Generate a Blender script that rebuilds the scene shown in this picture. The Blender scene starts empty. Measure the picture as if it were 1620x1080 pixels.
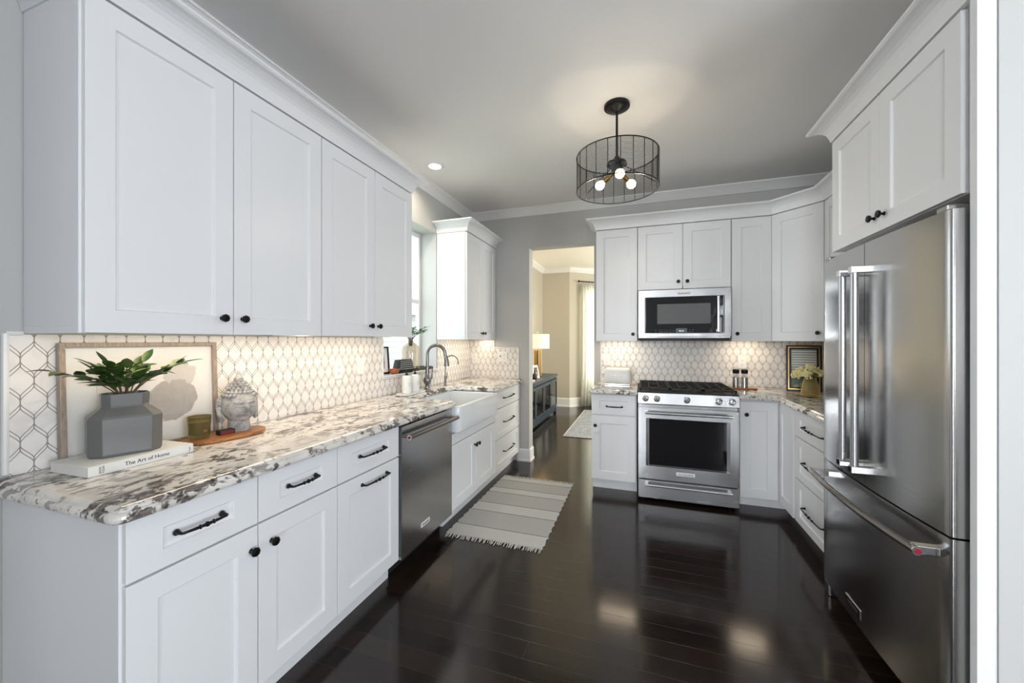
import bpy, bmesh, math, random
from mathutils import Vector, Matrix
PI = math.pi
random.seed(7)
S = bpy.context.scene
COL = S.collection

# ------------------------------------------------------------------ camera, world, exposure
TH = math.atan2(205, 609)
cam_d = bpy.data.cameras.new('camera'); cam = bpy.data.objects.new('camera', cam_d); COL.objects.link(cam)
cam_d.sensor_width = 36; cam_d.lens = 609/1620*36; cam_d.shift_y = -2/1620; cam_d.clip_start = .05
cam.location = (0, 0, 1.355); cam.rotation_euler = (PI/2, 0, TH)
S.camera = cam
S.view_settings.view_transform = 'Standard'; S.view_settings.look = 'None'
S.view_settings.gamma = 1; S.view_settings.use_curve_mapping = False
S.view_settings.exposure = 0.40
W = bpy.data.worlds.new('world'); S.world = W; W.use_nodes = True
bg = W.node_tree.nodes['Background']; bg.inputs['Color'].default_value = (.88, .95, 1, 1); bg.inputs['Strength'].default_value = 2.2

def area(name, loc, rot, sx, sy, power, color, spread=PI):
    d = bpy.data.lights.new(name, 'AREA'); d.shape = 'RECTANGLE'; d.size = sx; d.size_y = sy
    d.energy = power; d.color = color; d.spread = spread
    o = bpy.data.objects.new(name, d); COL.objects.link(o); o.location = loc; o.rotation_euler = rot
    return o
def point(name, loc, power, color, r=.03):
    d = bpy.data.lights.new(name, 'POINT'); d.energy = power; d.color = color; d.shadow_soft_size = r
    o = bpy.data.objects.new(name, d); COL.objects.link(o); o.location = loc
    return o
COOL = (.80, .93, 1.0); WARM = (1.0, .82, .60)
# daylight through the windows of the room behind the camera (wall at Y=-3.2), faces +Y
area('daylight_rear_left', (-1.27, -6.08, 1.55), (PI/2+.12, 0, -.12), 1.2, 1.9, 200, (.93, .97, 1))
area('daylight_rear_right', (2.9, -6.08, 1.55), (PI/2+.12, 0, .3), 1.2, 1.9, 80, (.93, .97, 1))
# daylight through the side windows of that room, faces -X
area('daylight_side', (3.78, -1.0, 1.55), (0, PI/2+.25, 0), 1.9, 1.9, 108, (.88, .93, 1.0))
# daylight through the sink window, faces +X
area('daylight_sink', (-2.17, 2.945, 1.75), (0, -PI/2, 0), 1.25, .70, 4, (.85, .97, .95))
# next room window
area('daylight_dining', (2.38, 6.2, 1.5), (0, PI/2, 0), 1.9, 2.2, 70, (1, .95, .80))

# ------------------------------------------------------------------ materials
def new_mat(name):
    m = bpy.data.materials.new(name); m.use_nodes = True
    return m, m.node_tree, m.node_tree.nodes['Principled BSDF']
def mat(name, col, rough=.5, metal=0, **k):
    m, nt, b = new_mat(name)
    b.inputs['Base Color'].default_value = (*col, 1); b.inputs['Roughness'].default_value = rough
    b.inputs['Metallic'].default_value = metal
    for kk, v in k.items(): b.inputs[kk.replace('_', ' ')].default_value = v
    # gentle procedural variation so no surface is perfectly uniform
    if 'Emission_Strength' not in k:
        tc = nt.nodes.new('ShaderNodeTexCoord'); n = nt.nodes.new('ShaderNodeTexNoise')
        n.inputs['Scale'].default_value = 14; n.inputs['Detail'].default_value = 4
        nt.links.new(tc.outputs['Object'], n.inputs['Vector'])
        r = nt.nodes.new('ShaderNodeMapRange'); r.inputs['To Min'].default_value = rough*.9; r.inputs['To Max'].default_value = min(1, rough*1.1)
        nt.links.new(n.outputs['Fac'], r.inputs['Value']); nt.links.new(r.outputs['Result'], b.inputs['Roughness'])
    return m
def mth(nt, op, a, b=None, c=None, clamp=False):
    n = nt.nodes.new('ShaderNodeMath'); n.operation = op; n.use_clamp = clamp
    for i, v in enumerate((a, b, c)):
        if v is None: continue
        if isinstance(v, (int, float)): n.inputs[i].default_value = v
        else: nt.links.new(v, n.inputs[i])
    return n.outputs[0]
def mixc(nt, fac, a, b):
    n = nt.nodes.new('ShaderNodeMix'); n.data_type = 'RGBA'
    for i, v in ((0, fac), (6, a), (7, b)):
        if isinstance(v, tuple): n.inputs[i].default_value = (*v, 1) if len(v) == 3 else v
        elif isinstance(v, (int, float)): n.inputs[i].default_value = v
        else: nt.links.new(v, n.inputs[i])
    return n.outputs[2]
def noise(nt, vec, scale, detail=4, rough=.5, dist=0):
    n = nt.nodes.new('ShaderNodeTexNoise'); n.inputs['Scale'].default_value = scale; n.inputs['Detail'].default_value = detail
    n.inputs['Roughness'].default_value = rough; n.inputs['Distortion'].default_value = dist
    if vec is not None: nt.links.new(vec, n.inputs['Vector'])
    return n.outputs['Fac']
def ramp(nt, fac, lo, hi):
    r = nt.nodes.new('ShaderNodeMapRange'); r.interpolation_type = 'SMOOTHSTEP'
    r.inputs['From Min'].default_value = lo; r.inputs['From Max'].default_value = hi
    nt.links.new(fac, r.inputs['Value']); return r.outputs['Result']
def objcoord(nt, scale=None, rot=None):
    tc = nt.nodes.new('ShaderNodeTexCoord')
    if scale is None and rot is None: return tc.outputs['Object']
    m = nt.nodes.new('ShaderNodeMapping')
    if scale: m.inputs['Scale'].default_value = scale
    if rot: m.inputs['Rotation'].default_value = rot
    nt.links.new(tc.outputs['Object'], m.inputs['Vector']); return m.outputs['Vector']
def bump(nt, b, h, strength=.3, dist=.002):
    n = nt.nodes.new('ShaderNodeBump'); n.inputs['Strength'].default_value = strength; n.inputs['Distance'].default_value = dist
    nt.links.new(h, n.inputs['Height']); nt.links.new(n.outputs['Normal'], b.inputs['Normal'])

M = {}
M['white'] = mat('white cabinet paint', (.80, .81, .83), .32)
M['groove'] = mat('cabinet carcass edge', (.60, .62, .66), .4)
M['trim'] = mat('white trim paint', (.80, .80, .80), .4)
M['wall'] = mat('grey wall paint', (.50, .50, .49), .6)
M['wall_din'] = mat('beige wall paint', (.50, .465, .39), .65)
M['ceiling'] = mat('ceiling paint', (.86, .85, .84), .85)
M['ceiling_din'] = mat('dining ceiling paint', (.88, .86, .78), .8)
M['black'] = mat('black iron', (.012, .012, .013), .32, .6)
M['blackmat'] = mat('black matte', (.012, .012, .012), .6)
M['blackgl'] = mat('black glass', (.006, .006, .008), .05)
M['greyglass'] = mat('oven viewing mesh', (.13, .135, .14), .12)
M['chrome'] = mat('polished steel', (.74, .75, .77), .12, 1)
M['nickel'] = mat('brushed nickel', (.23, .225, .22), .26, 1)
M['brass'] = mat('aged brass', (.38, .25, .10), .3, 1)
M['porcelain'] = mat('fireclay porcelain', (.80, .82, .84), .10)
M['plastic'] = mat('white plastic', (.82, .82, .80), .35)
M['red'] = mat('red enamel', (.24, .012, .03), .25)
M['paper'] = mat('white paper', (.78, .77, .74), .7)
M['ink'] = mat('black ink', (.02, .02, .02), .5)
M['vasegrey'] = mat('grey glazed ceramic', (.125, .125, .122), .3)
M['oak'] = mat('light oak frame', (.33, .26, .20), .55)
M['darkwood'] = mat('dark wood', (.05, .028, .018), .5)
M['terracotta'] = mat('copper bowl', (.42, .13, .045), .35, .3)
M['navy'] = mat('navy paint', (.025, .045, .075), .35)
M['shade'] = mat('lamp shade linen', (.80, .70, .55), .8, Emission_Color=(1, .78, .50, 1), Emission_Strength=.55)

M['matchred'] = mat('red match label', (.16, .02, .015), .5)
M['wax'] = mat('candle wax', (.45, .36, .17), .5)
M['siding'] = None
M['led'] = mat('warm led', (1, .9, .7), .5, Emission_Color=(1, .86, .62, 1), Emission_Strength=7)
M['bulb'] = mat('glowing bulb', (1, .9, .7), .3, Emission_Color=(1, .80, .50, 1), Emission_Strength=3.5)
M['downlight'] = mat('glowing downlight lens', (1, .95, .85), .3, Emission_Color=(1, .86, .66, 1), Emission_Strength=5)
M['clock'] = mat('lit clock digits', (.8, .85, .9), .3, Emission_Color=(.8, .85, .9, 1), Emission_Strength=.6)
M['clockbg'] = mat('display screen', (.10, .10, .11), .2)

def glassy(name, col, rough=.03, trans=.9, alpha=1.0, ior=1.3):
    m, nt, b = new_mat(name)
    b.inputs['Base Color'].default_value = (*col, 1); b.inputs['Roughness'].default_value = rough
    b.inputs['Transmission Weight'].default_value = trans; b.inputs['IOR'].default_value = ior
    b.inputs['Alpha'].default_value = alpha
    return m
def thin_glass(name, tint=(1, 1, 1), refl=.08):
    m = bpy.data.materials.new(name); m.use_nodes = True; nt = m.node_tree; nt.nodes.clear()
    out = nt.nodes.new('ShaderNodeOutputMaterial'); t = nt.nodes.new('ShaderNodeBsdfTransparent'); g = nt.nodes.new('ShaderNodeBsdfGlossy')
    t.inputs['Color'].default_value = (*tint, 1); g.inputs['Roughness'].default_value = .02
    f = nt.nodes.new('ShaderNodeLayerWeight'); f.inputs['Blend'].default_value = .5
    mx = nt.nodes.new('ShaderNodeMixShader')
    fac = mth(nt, 'ADD', mth(nt, 'POWER', f.outputs['Facing'], 5.0), refl*.5, clamp=True)
    nt.links.new(fac, mx.inputs[0]); nt.links.new(t.outputs[0], mx.inputs[1]); nt.links.new(g.outputs[0], mx.inputs[2])
    nt.links.new(mx.outputs[0], out.inputs[0]); return m
M['pane'] = thin_glass('window glass')
M['artglass'] = thin_glass('picture glass', (.98, .98, .98), .07)
M['amber'] = thin_glass('tinted bottle glass', (.70, .63, .54), .12)
M['yellowglass'] = glassy('mottled yellow glass', (.80, .66, .30), .12, .80)
M['olive'] = glassy('olive candle glass', (.34, .28, .11), .06, .8)
M['clear'] = thin_glass('clear glass', (.92, .92, .92), .10)
M['smoke'] = thin_glass('smoked cabinet glass', (.45, .50, .55), .10)

def m_steel(name, col, rough, vert=True, scale=1.0):
    m, nt, b = new_mat(name)
    b.inputs['Metallic'].default_value = 1; b.inputs['Base Color'].default_value = (*col, 1)
    v = objcoord(nt, (3, 3, 260) if not vert else (260, 260, 3))
    n = noise(nt, v, 1.0, 3, .6)
    r = nt.nodes.new('ShaderNodeMapRange'); r.inputs['To Min'].default_value = rough*.75; r.inputs['To Max'].default_value = rough*1.3
    nt.links.new(n, r.inputs['Value']); nt.links.new(r.outputs[0], b.inputs['Roughness'])
    bump(nt, b, n, .06, .0006)
    return m
M['steel'] = m_steel('brushed stainless steel', (.47, .475, .49), .24, False)
M['steel_dark'] = m_steel('brushed dark stainless steel', (.46, .455, .45), .20, False)

def m_granite():
    m, nt, b = new_mat('white granite with dark crystals')
    v = objcoord(nt, (1.0, .62, 1.0), (0, 0, .35))
    big = noise(nt, v, 7.5, 6, .62, .9)
    fine = noise(nt, v, 34, 5, .65, .6)
    comb = mth(nt, 'ADD', mth(nt, 'MULTIPLY', big, .62), mth(nt, 'MULTIPLY', fine, .38))
    dark = ramp(nt, comb, .525, .56)
    n2 = noise(nt, v, 19, 5, .6, 1.2)
    brown = ramp(nt, n2, .53, .60)
    n3 = noise(nt, v, 5, 5, .6, .5)
    base = mixc(nt, ramp(nt, n3, .35, .7), (.80, .78, .75), (.56, .53, .50))
    base = mixc(nt, mth(nt, 'MULTIPLY', brown, .75), base, (.205, .18, .165))
    vo = nt.nodes.new('ShaderNodeTexVoronoi'); vo.inputs['Scale'].default_value = 70; nt.links.new(v, vo.inputs['Vector'])
    dc = mixc(nt, ramp(nt, vo.outputs['Distance'], .1, .7), (.035, .032, .034), (.17, .145, .13))
    nt.links.new(mixc(nt, dark, base, dc), b.inputs['Base Color'])
    b.inputs['Roughness'].default_value = .10
    return m
M['granite'] = m_granite()

def m_tile(name, axis, u0, z0):
    Wd, H, P = .0302, .0488, .0685
    m, nt, b = new_mat(name)
    tc = nt.nodes.new('ShaderNodeTexCoord'); sp = nt.nodes.new('ShaderNodeSeparateXYZ'); nt.links.new(tc.outputs['Object'], sp.inputs[0])
    u = sp.outputs[axis]; z = sp.outputs[2]
    def lattice(du, dz):
        fx = mth(nt, 'ABSOLUTE', mth(nt, 'SUBTRACT', mth(nt, 'FRACT', mth(nt, 'MULTIPLY_ADD', u, 1/(2*Wd), .5-(u0+du)/(2*Wd)+50)), .5))
        fx = mth(nt, 'MULTIPLY', fx, 2)
        fy = mth(nt, 'ABSOLUTE', mth(nt, 'SUBTRACT', mth(nt, 'FRACT', mth(nt, 'MULTIPLY_ADD', z, 1/(2*P), .5-(z0+dz)/(2*P)+50)), .5))
        t = mth(nt, 'MULTIPLY', fy, 2*P/H)
        s = mth(nt, 'DIVIDE', mth(nt, 'SUBTRACT', 1.0, t), .88, clamp=True)
        sm = nt.nodes.new('ShaderNodeMapRange'); sm.interpolation_type = 'SMOOTHSTEP'; nt.links.new(s, sm.inputs['Value'])
        w = mth(nt, 'ADD', mth(nt, 'MULTIPLY', s, .50), mth(nt, 'MULTIPLY', sm.outputs[0], .50))
        return mth(nt, 'SUBTRACT', w, fx)
    fa, fb = lattice(0, 0), lattice(Wd, P)
    la, lb = mth(nt, 'ABSOLUTE', fa), mth(nt, 'ABSOLUTE', fb)
    d = mth(nt, 'MINIMUM', la, lb)
    line = mth(nt, 'SUBTRACT', 1.0, ramp(nt, d, .025, .075))
    vein = noise(nt, objcoord(nt), 9, 6, .6, 1.5)
    tile = mixc(nt, ramp(nt, vein, .40, .70), (.83, .80, .77), (.72, .69, .67))
    nt.links.new(mixc(nt, line, tile, (.27, .245, .22)), b.inputs['Base Color'])
    b.inputs['Roughness'].default_value = .25
    bump(nt, b, mth(nt, 'SUBTRACT', 1.0, line), .3, .001)
    return m
M['tile_y'] = m_tile('ogee marble mosaic on side wall', 1, .705, 1.29)
M['tile_x'] = m_tile('ogee marble mosaic on back wall', 0, .28, 1.18)
M['marble'] = mat('white marble trim', (.80, .79, .78), .2)

def m_floor():
    m, nt, b = new_mat('dark espresso hardwood planks')
    br = nt.nodes.new('ShaderNodeTexBrick'); nt.links.new(objcoord(nt), br.inputs['Vector'])
    br.inputs['Scale'].default_value = 1; br.inputs['Brick Width'].default_value = 1.3; br.inputs['Row Height'].default_value = .098
    br.inputs['Mortar Size'].default_value = .0011; br.inputs['Mortar Smooth'].default_value = .4; br.offset = .37; br.inputs['Bias'].default_value = 0
    br.inputs['Color1'].default_value = (.0075, .0045, .004, 1); br.inputs['Color2'].default_value = (.020, .0115, .0085, 1)
    br.inputs['Mortar'].default_value = (.034, .025, .020, 1)
    g = noise(nt, objcoord(nt, (1.2, 22, 1)), 4, 6, .6, .4)
    c = mixc(nt, mth(nt, 'MULTIPLY', ramp(nt, g, .35, .8), .5), br.outputs['Color'], (.032, .018, .013))
    nt.links.new(c, b.inputs['Base Color'])
    r = nt.nodes.new('ShaderNodeMapRange'); r.inputs['To Min'].default_value = .08; r.inputs['To Max'].default_value = .20
    nt.links.new(noise(nt, objcoord(nt), 2.2, 5, .6), r.inputs['Value']); nt.links.new(r.outputs[0], b.inputs['Roughness'])
    h = mth(nt, 'SUBTRACT', mth(nt, 'MULTIPLY', g, .25), mth(nt, 'MULTIPLY', br.outputs['Fac'], 1.0))
    bump(nt, b, h, .30, .0013)
    return m
M['floor'] = m_floor()

def m_fabric(name, c1, c2, sc):
    m, nt, b = new_mat(name)
    w = noise(nt, objcoord(nt, (1, 2.5, 1)), sc, 3, .7)
    nt.links.new(mixc(nt, ramp(nt, w, .35, .65), c1, c2), b.inputs['Base Color']); b.inputs['Roughness'].default_value = .95
    bump(nt, b, w, .5, .003); return m
M['rug_light'] = m_fabric('cream woven cotton', (.66, .65, .63), (.55, .54, .52), 240)
M['rug_grey'] = m_fabric('grey woven cotton', (.53, .52, .50), (.43, .42, .405), 240)
M['fringe'] = m_fabric('cream cotton fringe', (.68, .66, .62), (.50, .48, .45), 300)
def m_rug2():
    m, nt, b = new_mat('faded blue patterned rug')
    n = noise(nt, objcoord(nt), 20, 8, .75, 1.6)
    nt.links.new(mixc(nt, ramp(nt, n, .38, .62), (.20, .24, .31), (.44, .46, .50)), b.inputs['Base Color']); b.inputs['Roughness'].default_value = .95
    return m
M['rug_blue'] = m_rug2()
def m_wood(name, c1, c2, axis=(1, 8, 8), sc=9):
    m, nt, b = new_mat(name)
    n = noise(nt, objcoord(nt, axis), sc, 6, .6, 1.4)
    nt.links.new(mixc(nt, ramp(nt, n, .35, .65), c1, c2), b.inputs['Base Color']); b.inputs['Roughness'].default_value = .4; return m
M['olivewood'] = m_wood('olive wood', (.45, .19, .055), (.20, .065, .02), (8, 1.2, 8))
M['orangewood'] = m_wood('warm wood board', (.50, .20, .05), (.30, .10, .02), (1, 8, 8))
M['oak'] = m_wood('weathered oak', (.36, .29, .23), (.24, .19, .15), (9, 9, 1.5), 12)
def m_stone():
    m, nt, b = new_mat('weathered grey stone')
    n = noise(nt, objcoord(nt), 26, 8, .7); n2 = noise(nt, objcoord(nt), 120, 4, .6)
    c = mixc(nt, ramp(nt, n, .42, .62), (.42, .41, .40), (.22, .215, .21))
    nt.links.new(c, b.inputs['Base Color']); b.inputs['Roughness'].default_value = .85; bump(nt, b, n2, .4, .002); return m
M['stone'] = m_stone()
def m_leaf(name, c1, c2):
    m, nt, b = new_mat(name)
    n = noise(nt, objcoord(nt), 30, 3)
    nt.links.new(mixc(nt, ramp(nt, n, .35, .65), c1, c2), b.inputs['Base Color']); b.inputs['Roughness'].default_value = .38; return m
M['leaf'] = m_leaf('glossy green leaf', (.018, .055, .012), (.085, .13, .028))
M['leaf2'] = m_leaf('deep green sprig', (.02, .11, .03), (.06, .22, .07))
M['stem'] = mat('brown stem', (.08, .06, .03), .7)
M['blossom'] = m_leaf('pale yellow blossom', (.72, .62, .27), (.88, .82, .52))
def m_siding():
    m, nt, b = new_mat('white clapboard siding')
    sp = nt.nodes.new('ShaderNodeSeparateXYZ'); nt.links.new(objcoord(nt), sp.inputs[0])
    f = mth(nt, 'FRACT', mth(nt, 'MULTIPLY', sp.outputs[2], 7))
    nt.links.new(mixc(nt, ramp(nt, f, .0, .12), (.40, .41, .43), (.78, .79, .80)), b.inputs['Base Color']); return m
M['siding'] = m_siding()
M['grass'] = m_leaf('lawn', (.05, .12, .02), (.10, .20, .04))
def m_art():      # watercolour wash print: pale paper with a grey blot
    m, nt, b = new_mat('watercolour print')
    sp = nt.nodes.new('ShaderNodeSeparateXYZ'); oc = objcoord(nt); nt.links.new(oc, sp.inputs[0])
    wob = noise(nt, oc, 14, 5, .6); w = mth(nt, 'MULTIPLY', mth(nt, 'SUBTRACT', wob, .5), .09)
    def ell(cx, cz, rx, rz):
        dx = mth(nt, 'DIVIDE', mth(nt, 'SUBTRACT', mth(nt, 'ADD', sp.outputs[0], w), cx), rx)
        dz = mth(nt, 'DIVIDE', mth(nt, 'SUBTRACT', mth(nt, 'ADD', sp.outputs[2], w), cz), rz)
        p = mth(nt, 'ADD', mth(nt, 'POWER', mth(nt, 'ABSOLUTE', dx), 2.6), mth(nt, 'POWER', mth(nt, 'ABSOLUTE', dz), 2.6))
        return mth(nt, 'SUBTRACT', 1.0, ramp(nt, p, .85, 1.0))
    e1 = ell(.345, .185, .085, .082); e2 = ell(.368, .285, .062, .055); e3 = ell(.14, .22, .06, .12)
    f = mth(nt, 'MAXIMUM', e1, mth(nt, 'MULTIPLY', e2, .55)); tex = noise(nt, oc, 40, 6, .7)
    c = mixc(nt, mth(nt, 'MULTIPLY', f, mth(nt, 'ADD', mth(nt, 'MULTIPLY', tex, .4), .6)), (.80, .77, .73), (.36, .33, .30))
    c = mixc(nt, mth(nt, 'MULTIPLY', e3, .25), c, (.5, .47, .44))
    nt.links.new(c, b.inputs['Base Color']); b.inputs['Roughness'].default_value = .8; return m
M['art'] = m_art()
def m_curtain():
    m, nt, b = new_mat('cream curtain linen'); nt.nodes.remove(b)
    d = nt.nodes.new('ShaderNodeBsdfDiffuse'); t = nt.nodes.new('ShaderNodeBsdfTranslucent'); mx = nt.nodes.new('ShaderNodeMixShader')
    for n in (d, t): n.inputs['Color'].default_value = (.86, .86, .80, 1)
    mx.inputs[0].default_value = .45; nt.links.new(d.outputs[0], mx.inputs[1]); nt.links.new(t.outputs[0], mx.inputs[2])
    nt.links.new(mx.outputs[0], nt.nodes['Material Output'].inputs[0]); return m
M['curtain'] = m_curtain()
def m_slats():  # flat panel pattern: pale slats above mottled green
    m, nt, b = new_mat('slat and green panel')
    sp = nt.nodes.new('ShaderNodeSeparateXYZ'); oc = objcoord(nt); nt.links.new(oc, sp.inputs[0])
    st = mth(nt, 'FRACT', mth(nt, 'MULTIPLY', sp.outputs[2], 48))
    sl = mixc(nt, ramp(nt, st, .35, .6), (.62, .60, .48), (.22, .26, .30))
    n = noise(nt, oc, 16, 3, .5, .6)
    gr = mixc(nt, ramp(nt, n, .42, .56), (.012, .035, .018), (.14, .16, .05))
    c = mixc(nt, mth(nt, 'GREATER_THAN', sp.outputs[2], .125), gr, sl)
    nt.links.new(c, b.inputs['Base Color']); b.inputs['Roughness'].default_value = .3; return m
M['slats'] = m_slats()
def m_mono():
    m, nt, b = new_mat('black and white photograph')
    n = noise(nt, objcoord(nt), 28, 3, .5, .3)
    nt.links.new(mixc(nt, ramp(nt, n, .45, .56), (.33, .31, .28), (.03, .03, .03)), b.inputs['Base Color']); b.inputs['Roughness'].default_value = .5; return m
M['mono'] = m_mono()

# ------------------------------------------------------------------ mesh tools
class MB:
    def __init__(s): s.v = []; s.f = []; s.sm = []
    def add(s, vs, fs, smooth=False):
        o = len(s.v); s.v += [tuple(x) for x in vs]
        for f in fs: s.f.append([i+o for i in f]); s.sm.append(smooth)
        return s
    def box(s, x0, x1, y0, y1, z0, z1):
        return s.add([(x0,y0,z0),(x1,y0,z0),(x1,y1,z0),(x0,y1,z0),(x0,y0,z1),(x1,y0,z1),(x1,y1,z1),(x0,y1,z1)],
                     [(0,3,2,1),(4,5,6,7),(0,1,5,4),(1,2,6,5),(2,3,7,6),(3,0,4,7)])
    def obox(s, c, ax, ay, az):  # oriented box: centre and half axes
        c, ax, ay, az = Vector(c), Vector(ax), Vector(ay), Vector(az)
        vs = [c+i*ax+j*ay+k*az for k in (-1,1) for (i,j) in ((-1,-1),(1,-1),(1,1),(-1,1))]
        return s.add(vs, [(0,3,2,1),(4,5,6,7),(0,1,5,4),(1,2,6,5),(2,3,7,6),(3,0,4,7)])
    def rings(s, rs, smooth=True, cap=True, closed=False):
        n = len(rs[0]); vs = [p for r in rs for p in r]; fs = []
        m = len(rs)
        for i in range(m if closed else m-1):
            j = (i+1) % m
            for k in range(n):
                l = (k+1) % n; fs.append((i*n+k, i*n+l, j*n+l, j*n+k))
        s.add(vs, fs, smooth)
        if cap and not closed:
            s.add(rs[0], [tuple(range(n-1, -1, -1))]); s.add(rs[-1], [tuple(range(n))])
        return s
    def lathe(s, prof, c=(0,0,0), axis='z', n=24, smooth=True, cap=True, rot=0):
        c = Vector(c); rs = []
        for r, h in prof:
            ring = []
            for k in range(n):
                a = 2*PI*k/n+rot; x, y = r*math.cos(a), r*math.sin(a)
                ring.append(c+Vector({'z': (x, y, h), 'y': (y, h, x), '-y': (x, -h, y), 'x': (h, x, y)}[axis]))
            rs.append(ring)
        return s.rings(rs, smooth, cap)
    def tube(s, pts, rad, n=10, smooth=True, cap=True, closed=False):
        pts = [Vector(p) for p in pts]; m = len(pts)
        if isinstance(rad, (int, float)): rad = [rad]*m
        rs = []; t0 = None; nrm = None
        for i in range(m):
            a = pts[(i-1) % m] if (i > 0 or closed) else pts[i]; b_ = pts[(i+1) % m] if (i < m-1 or closed) else pts[i]
            t = (b_-a).normalized()
            if nrm is None:
                nrm = t.orthogonal().normalized()
            else:
                q = t0.rotation_difference(t); nrm = (q @ nrm); nrm = (nrm-t*nrm.dot(t)).normalized()
            t0 = t; bn = t.cross(nrm)
            rs.append([pts[i]+rad[i]*(math.cos(2*PI*k/n)*nrm+math.sin(2*PI*k/n)*bn) for k in range(n)])
        return s.rings(rs, smooth, cap, closed)
    def sphere(s, c, r, nu=16, nv=10, sc=(1,1,1)):
        c = Vector(c); rs = []
        for j in range(1, nv):
            a = PI*j/nv; rs.append([c+Vector((r*sc[0]*math.sin(a)*math.cos(2*PI*k/nu), r*sc[1]*math.sin(a)*math.sin(2*PI*k/nu), -r*sc[2]*math.cos(a))) for k in range(nu)])
        s.rings(rs, True, False)
        s.add(rs[0]+[c-Vector((0,0,r*sc[2]))], [((k+1) % nu, k, nu) for k in range(nu)], True)
        s.add(rs[-1]+[c+Vector((0,0,r*sc[2]))], [(k, (k+1) % nu, nu) for k in range(nu)], True)
        return s
    def prism(s, poly, z0, z1):
        n = len(poly)
        return s.add([(x,y,z0) for x,y in poly]+[(x,y,z1) for x,y in poly],
                     [tuple(range(n-1,-1,-1)), tuple(range(n,2*n))]+[(k,(k+1)%n,n+(k+1)%n,n+k) for k in range(n)])
    def xform(s, mtx):
        s.v = [tuple(mtx @ Vector(p)) for p in s.v]; return s
    def build(s, name, m, parent=None, bevel=0, seg=2, weld=False):
        me = bpy.data.meshes.new(name); me.from_pydata(s.v, [], s.f); me.update()
        bm = bmesh.new(); bm.from_mesh(me)
        if weld: bmesh.ops.remove_doubles(bm, verts=bm.verts, dist=1e-5)
        bmesh.ops.recalc_face_normals(bm, faces=bm.faces); bm.to_mesh(me); bm.free()
        if not weld: me.polygons.foreach_set('use_smooth', s.sm)
        else: me.polygons.foreach_set('use_smooth', [True]*len(me.polygons))
        if any(s.sm): me.set_sharp_from_angle(angle=math.radians(42))
        me.materials.append(M[m] if isinstance(m, str) else m)
        o = bpy.data.objects.new(name, me); COL.objects.link(o)
        if parent: o.parent = parent
        if bevel:
            b = o.modifiers.new('bevel', 'BEVEL'); b.width = bevel; b.segments = seg; b.limit_method = 'ANGLE'; b.angle_limit = math.radians(40)
        return o

def tag(o, label, cat, group=None):
    o['label'] = label; o['category'] = cat
    if group: o['group'] = group
    return o
def thing(name, label, cat, loc=(0,0,0), rz=0, group=None):
    o = bpy.data.objects.new(name, None); COL.objects.link(o); o.location = loc; o.rotation_euler = (0,0,rz)
    o.empty_display_size = .1
    return tag(o, label, cat, group)
def struct(name, mb, m, parent=None, bevel=0):
    o = mb.build(name, m, parent, bevel)
    if not parent: o['kind'] = 'structure'
    return o
def text(name, body, size, m, parent, mtx, extrude=.0006, align='CENTER', shear=0):
    c = bpy.data.curves.new(name, 'FONT'); c.body = body; c.size = size; c.extrude = extrude; c.align_x = align; c.align_y = 'CENTER'; c.shear = shear
    t = bpy.data.objects.new(name, c); COL.objects.link(t)
    dg = bpy.context.evaluated_depsgraph_get(); me = bpy.data.meshes.new_from_object(t.evaluated_get(dg))
    bpy.data.objects.remove(t); bpy.data.curves.remove(c)
    me.transform(mtx); me.materials.clear(); me.materials.append(M[m])
    o = bpy.data.objects.new(name, me); COL.objects.link(o); o.parent = parent
    return o
FRONT = Matrix.Rotation(PI/2, 4, 'X')          # text facing local -Y
def T(x, y, z): return Matrix.Translation((x, y, z))

def inset_poly(poly, ds):
    """offset every edge i (i -> i+1) of a CCW polygon inward by ds[i]"""
    n = len(poly); lines = []
    for i in range(n):
        a = Vector(poly[i]); b = Vector(poly[(i+1) % n]); d = (b-a).normalized(); nn = Vector((-d.y, d.x))
        lines.append((a+nn*ds[i], d))
    out = []
    for i in range(n):
        (p, d), (q, e) = lines[i-1], lines[i]
        cr = d.x*e.y-d.y*e.x
        if abs(cr) < 1e-6: out.append(tuple(q)); continue
        t = ((q.x-p.x)*e.y-(q.y-p.y)*e.x)/cr
        out.append(tuple(p+d*t))
    return out
def round_corner(p, a, b, r, n=6):
    """arc points at corner p between edges to a and b"""
    p, a, b = Vector(p), Vector(a), Vector(b)
    u = (a-p).normalized(); v = (b-p).normalized(); ang = u.angle(v); t = r/math.tan(ang/2)
    p0 = p+u*t; p1 = p+v*t; c = p+(u+v).normalized()*(r/math.sin(ang/2))
    a0 = math.atan2(p0.y-c.y, p0.x-c.x); a1 = math.atan2(p1.y-c.y, p1.x-c.x)
    da = (a1-a0+PI) % (2*PI)-PI
    return [(c.x+r*math.cos(a0+da*k/n), c.y+r*math.sin(a0+da*k/n)) for k in range(n+1)]
def sweep(name, m, path, prof, side=1, parent=None, closed=False):
    """sweep profile (offset outwards, z) along a plan path; side=+1 offsets to the right of travel"""
    n = len(path); dirs = []
    for i in range(n-1): dirs.append((Vector(path[i+1])-Vector(path[i])).normalized())
    rings = []
    for i in range(n):
        if i == 0: d = dirs[0]; nn = Vector((d.y, -d.x))*side; k = 1
        elif i == n-1: d = dirs[-1]; nn = Vector((d.y, -d.x))*side; k = 1
        else:
            n1 = Vector((dirs[i-1].y, -dirs[i-1].x))*side; n2 = Vector((dirs[i].y, -dirs[i].x))*side
            nn = (n1+n2).normalized(); k = 1/max(.2, nn.dot(n1))
        rings.append([(path[i][0]+nn.x*o*k, path[i][1]+nn.y*o*k, z) for o, z in prof])
    return MB().rings(rings, False, True).build(name, m, parent)

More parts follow.
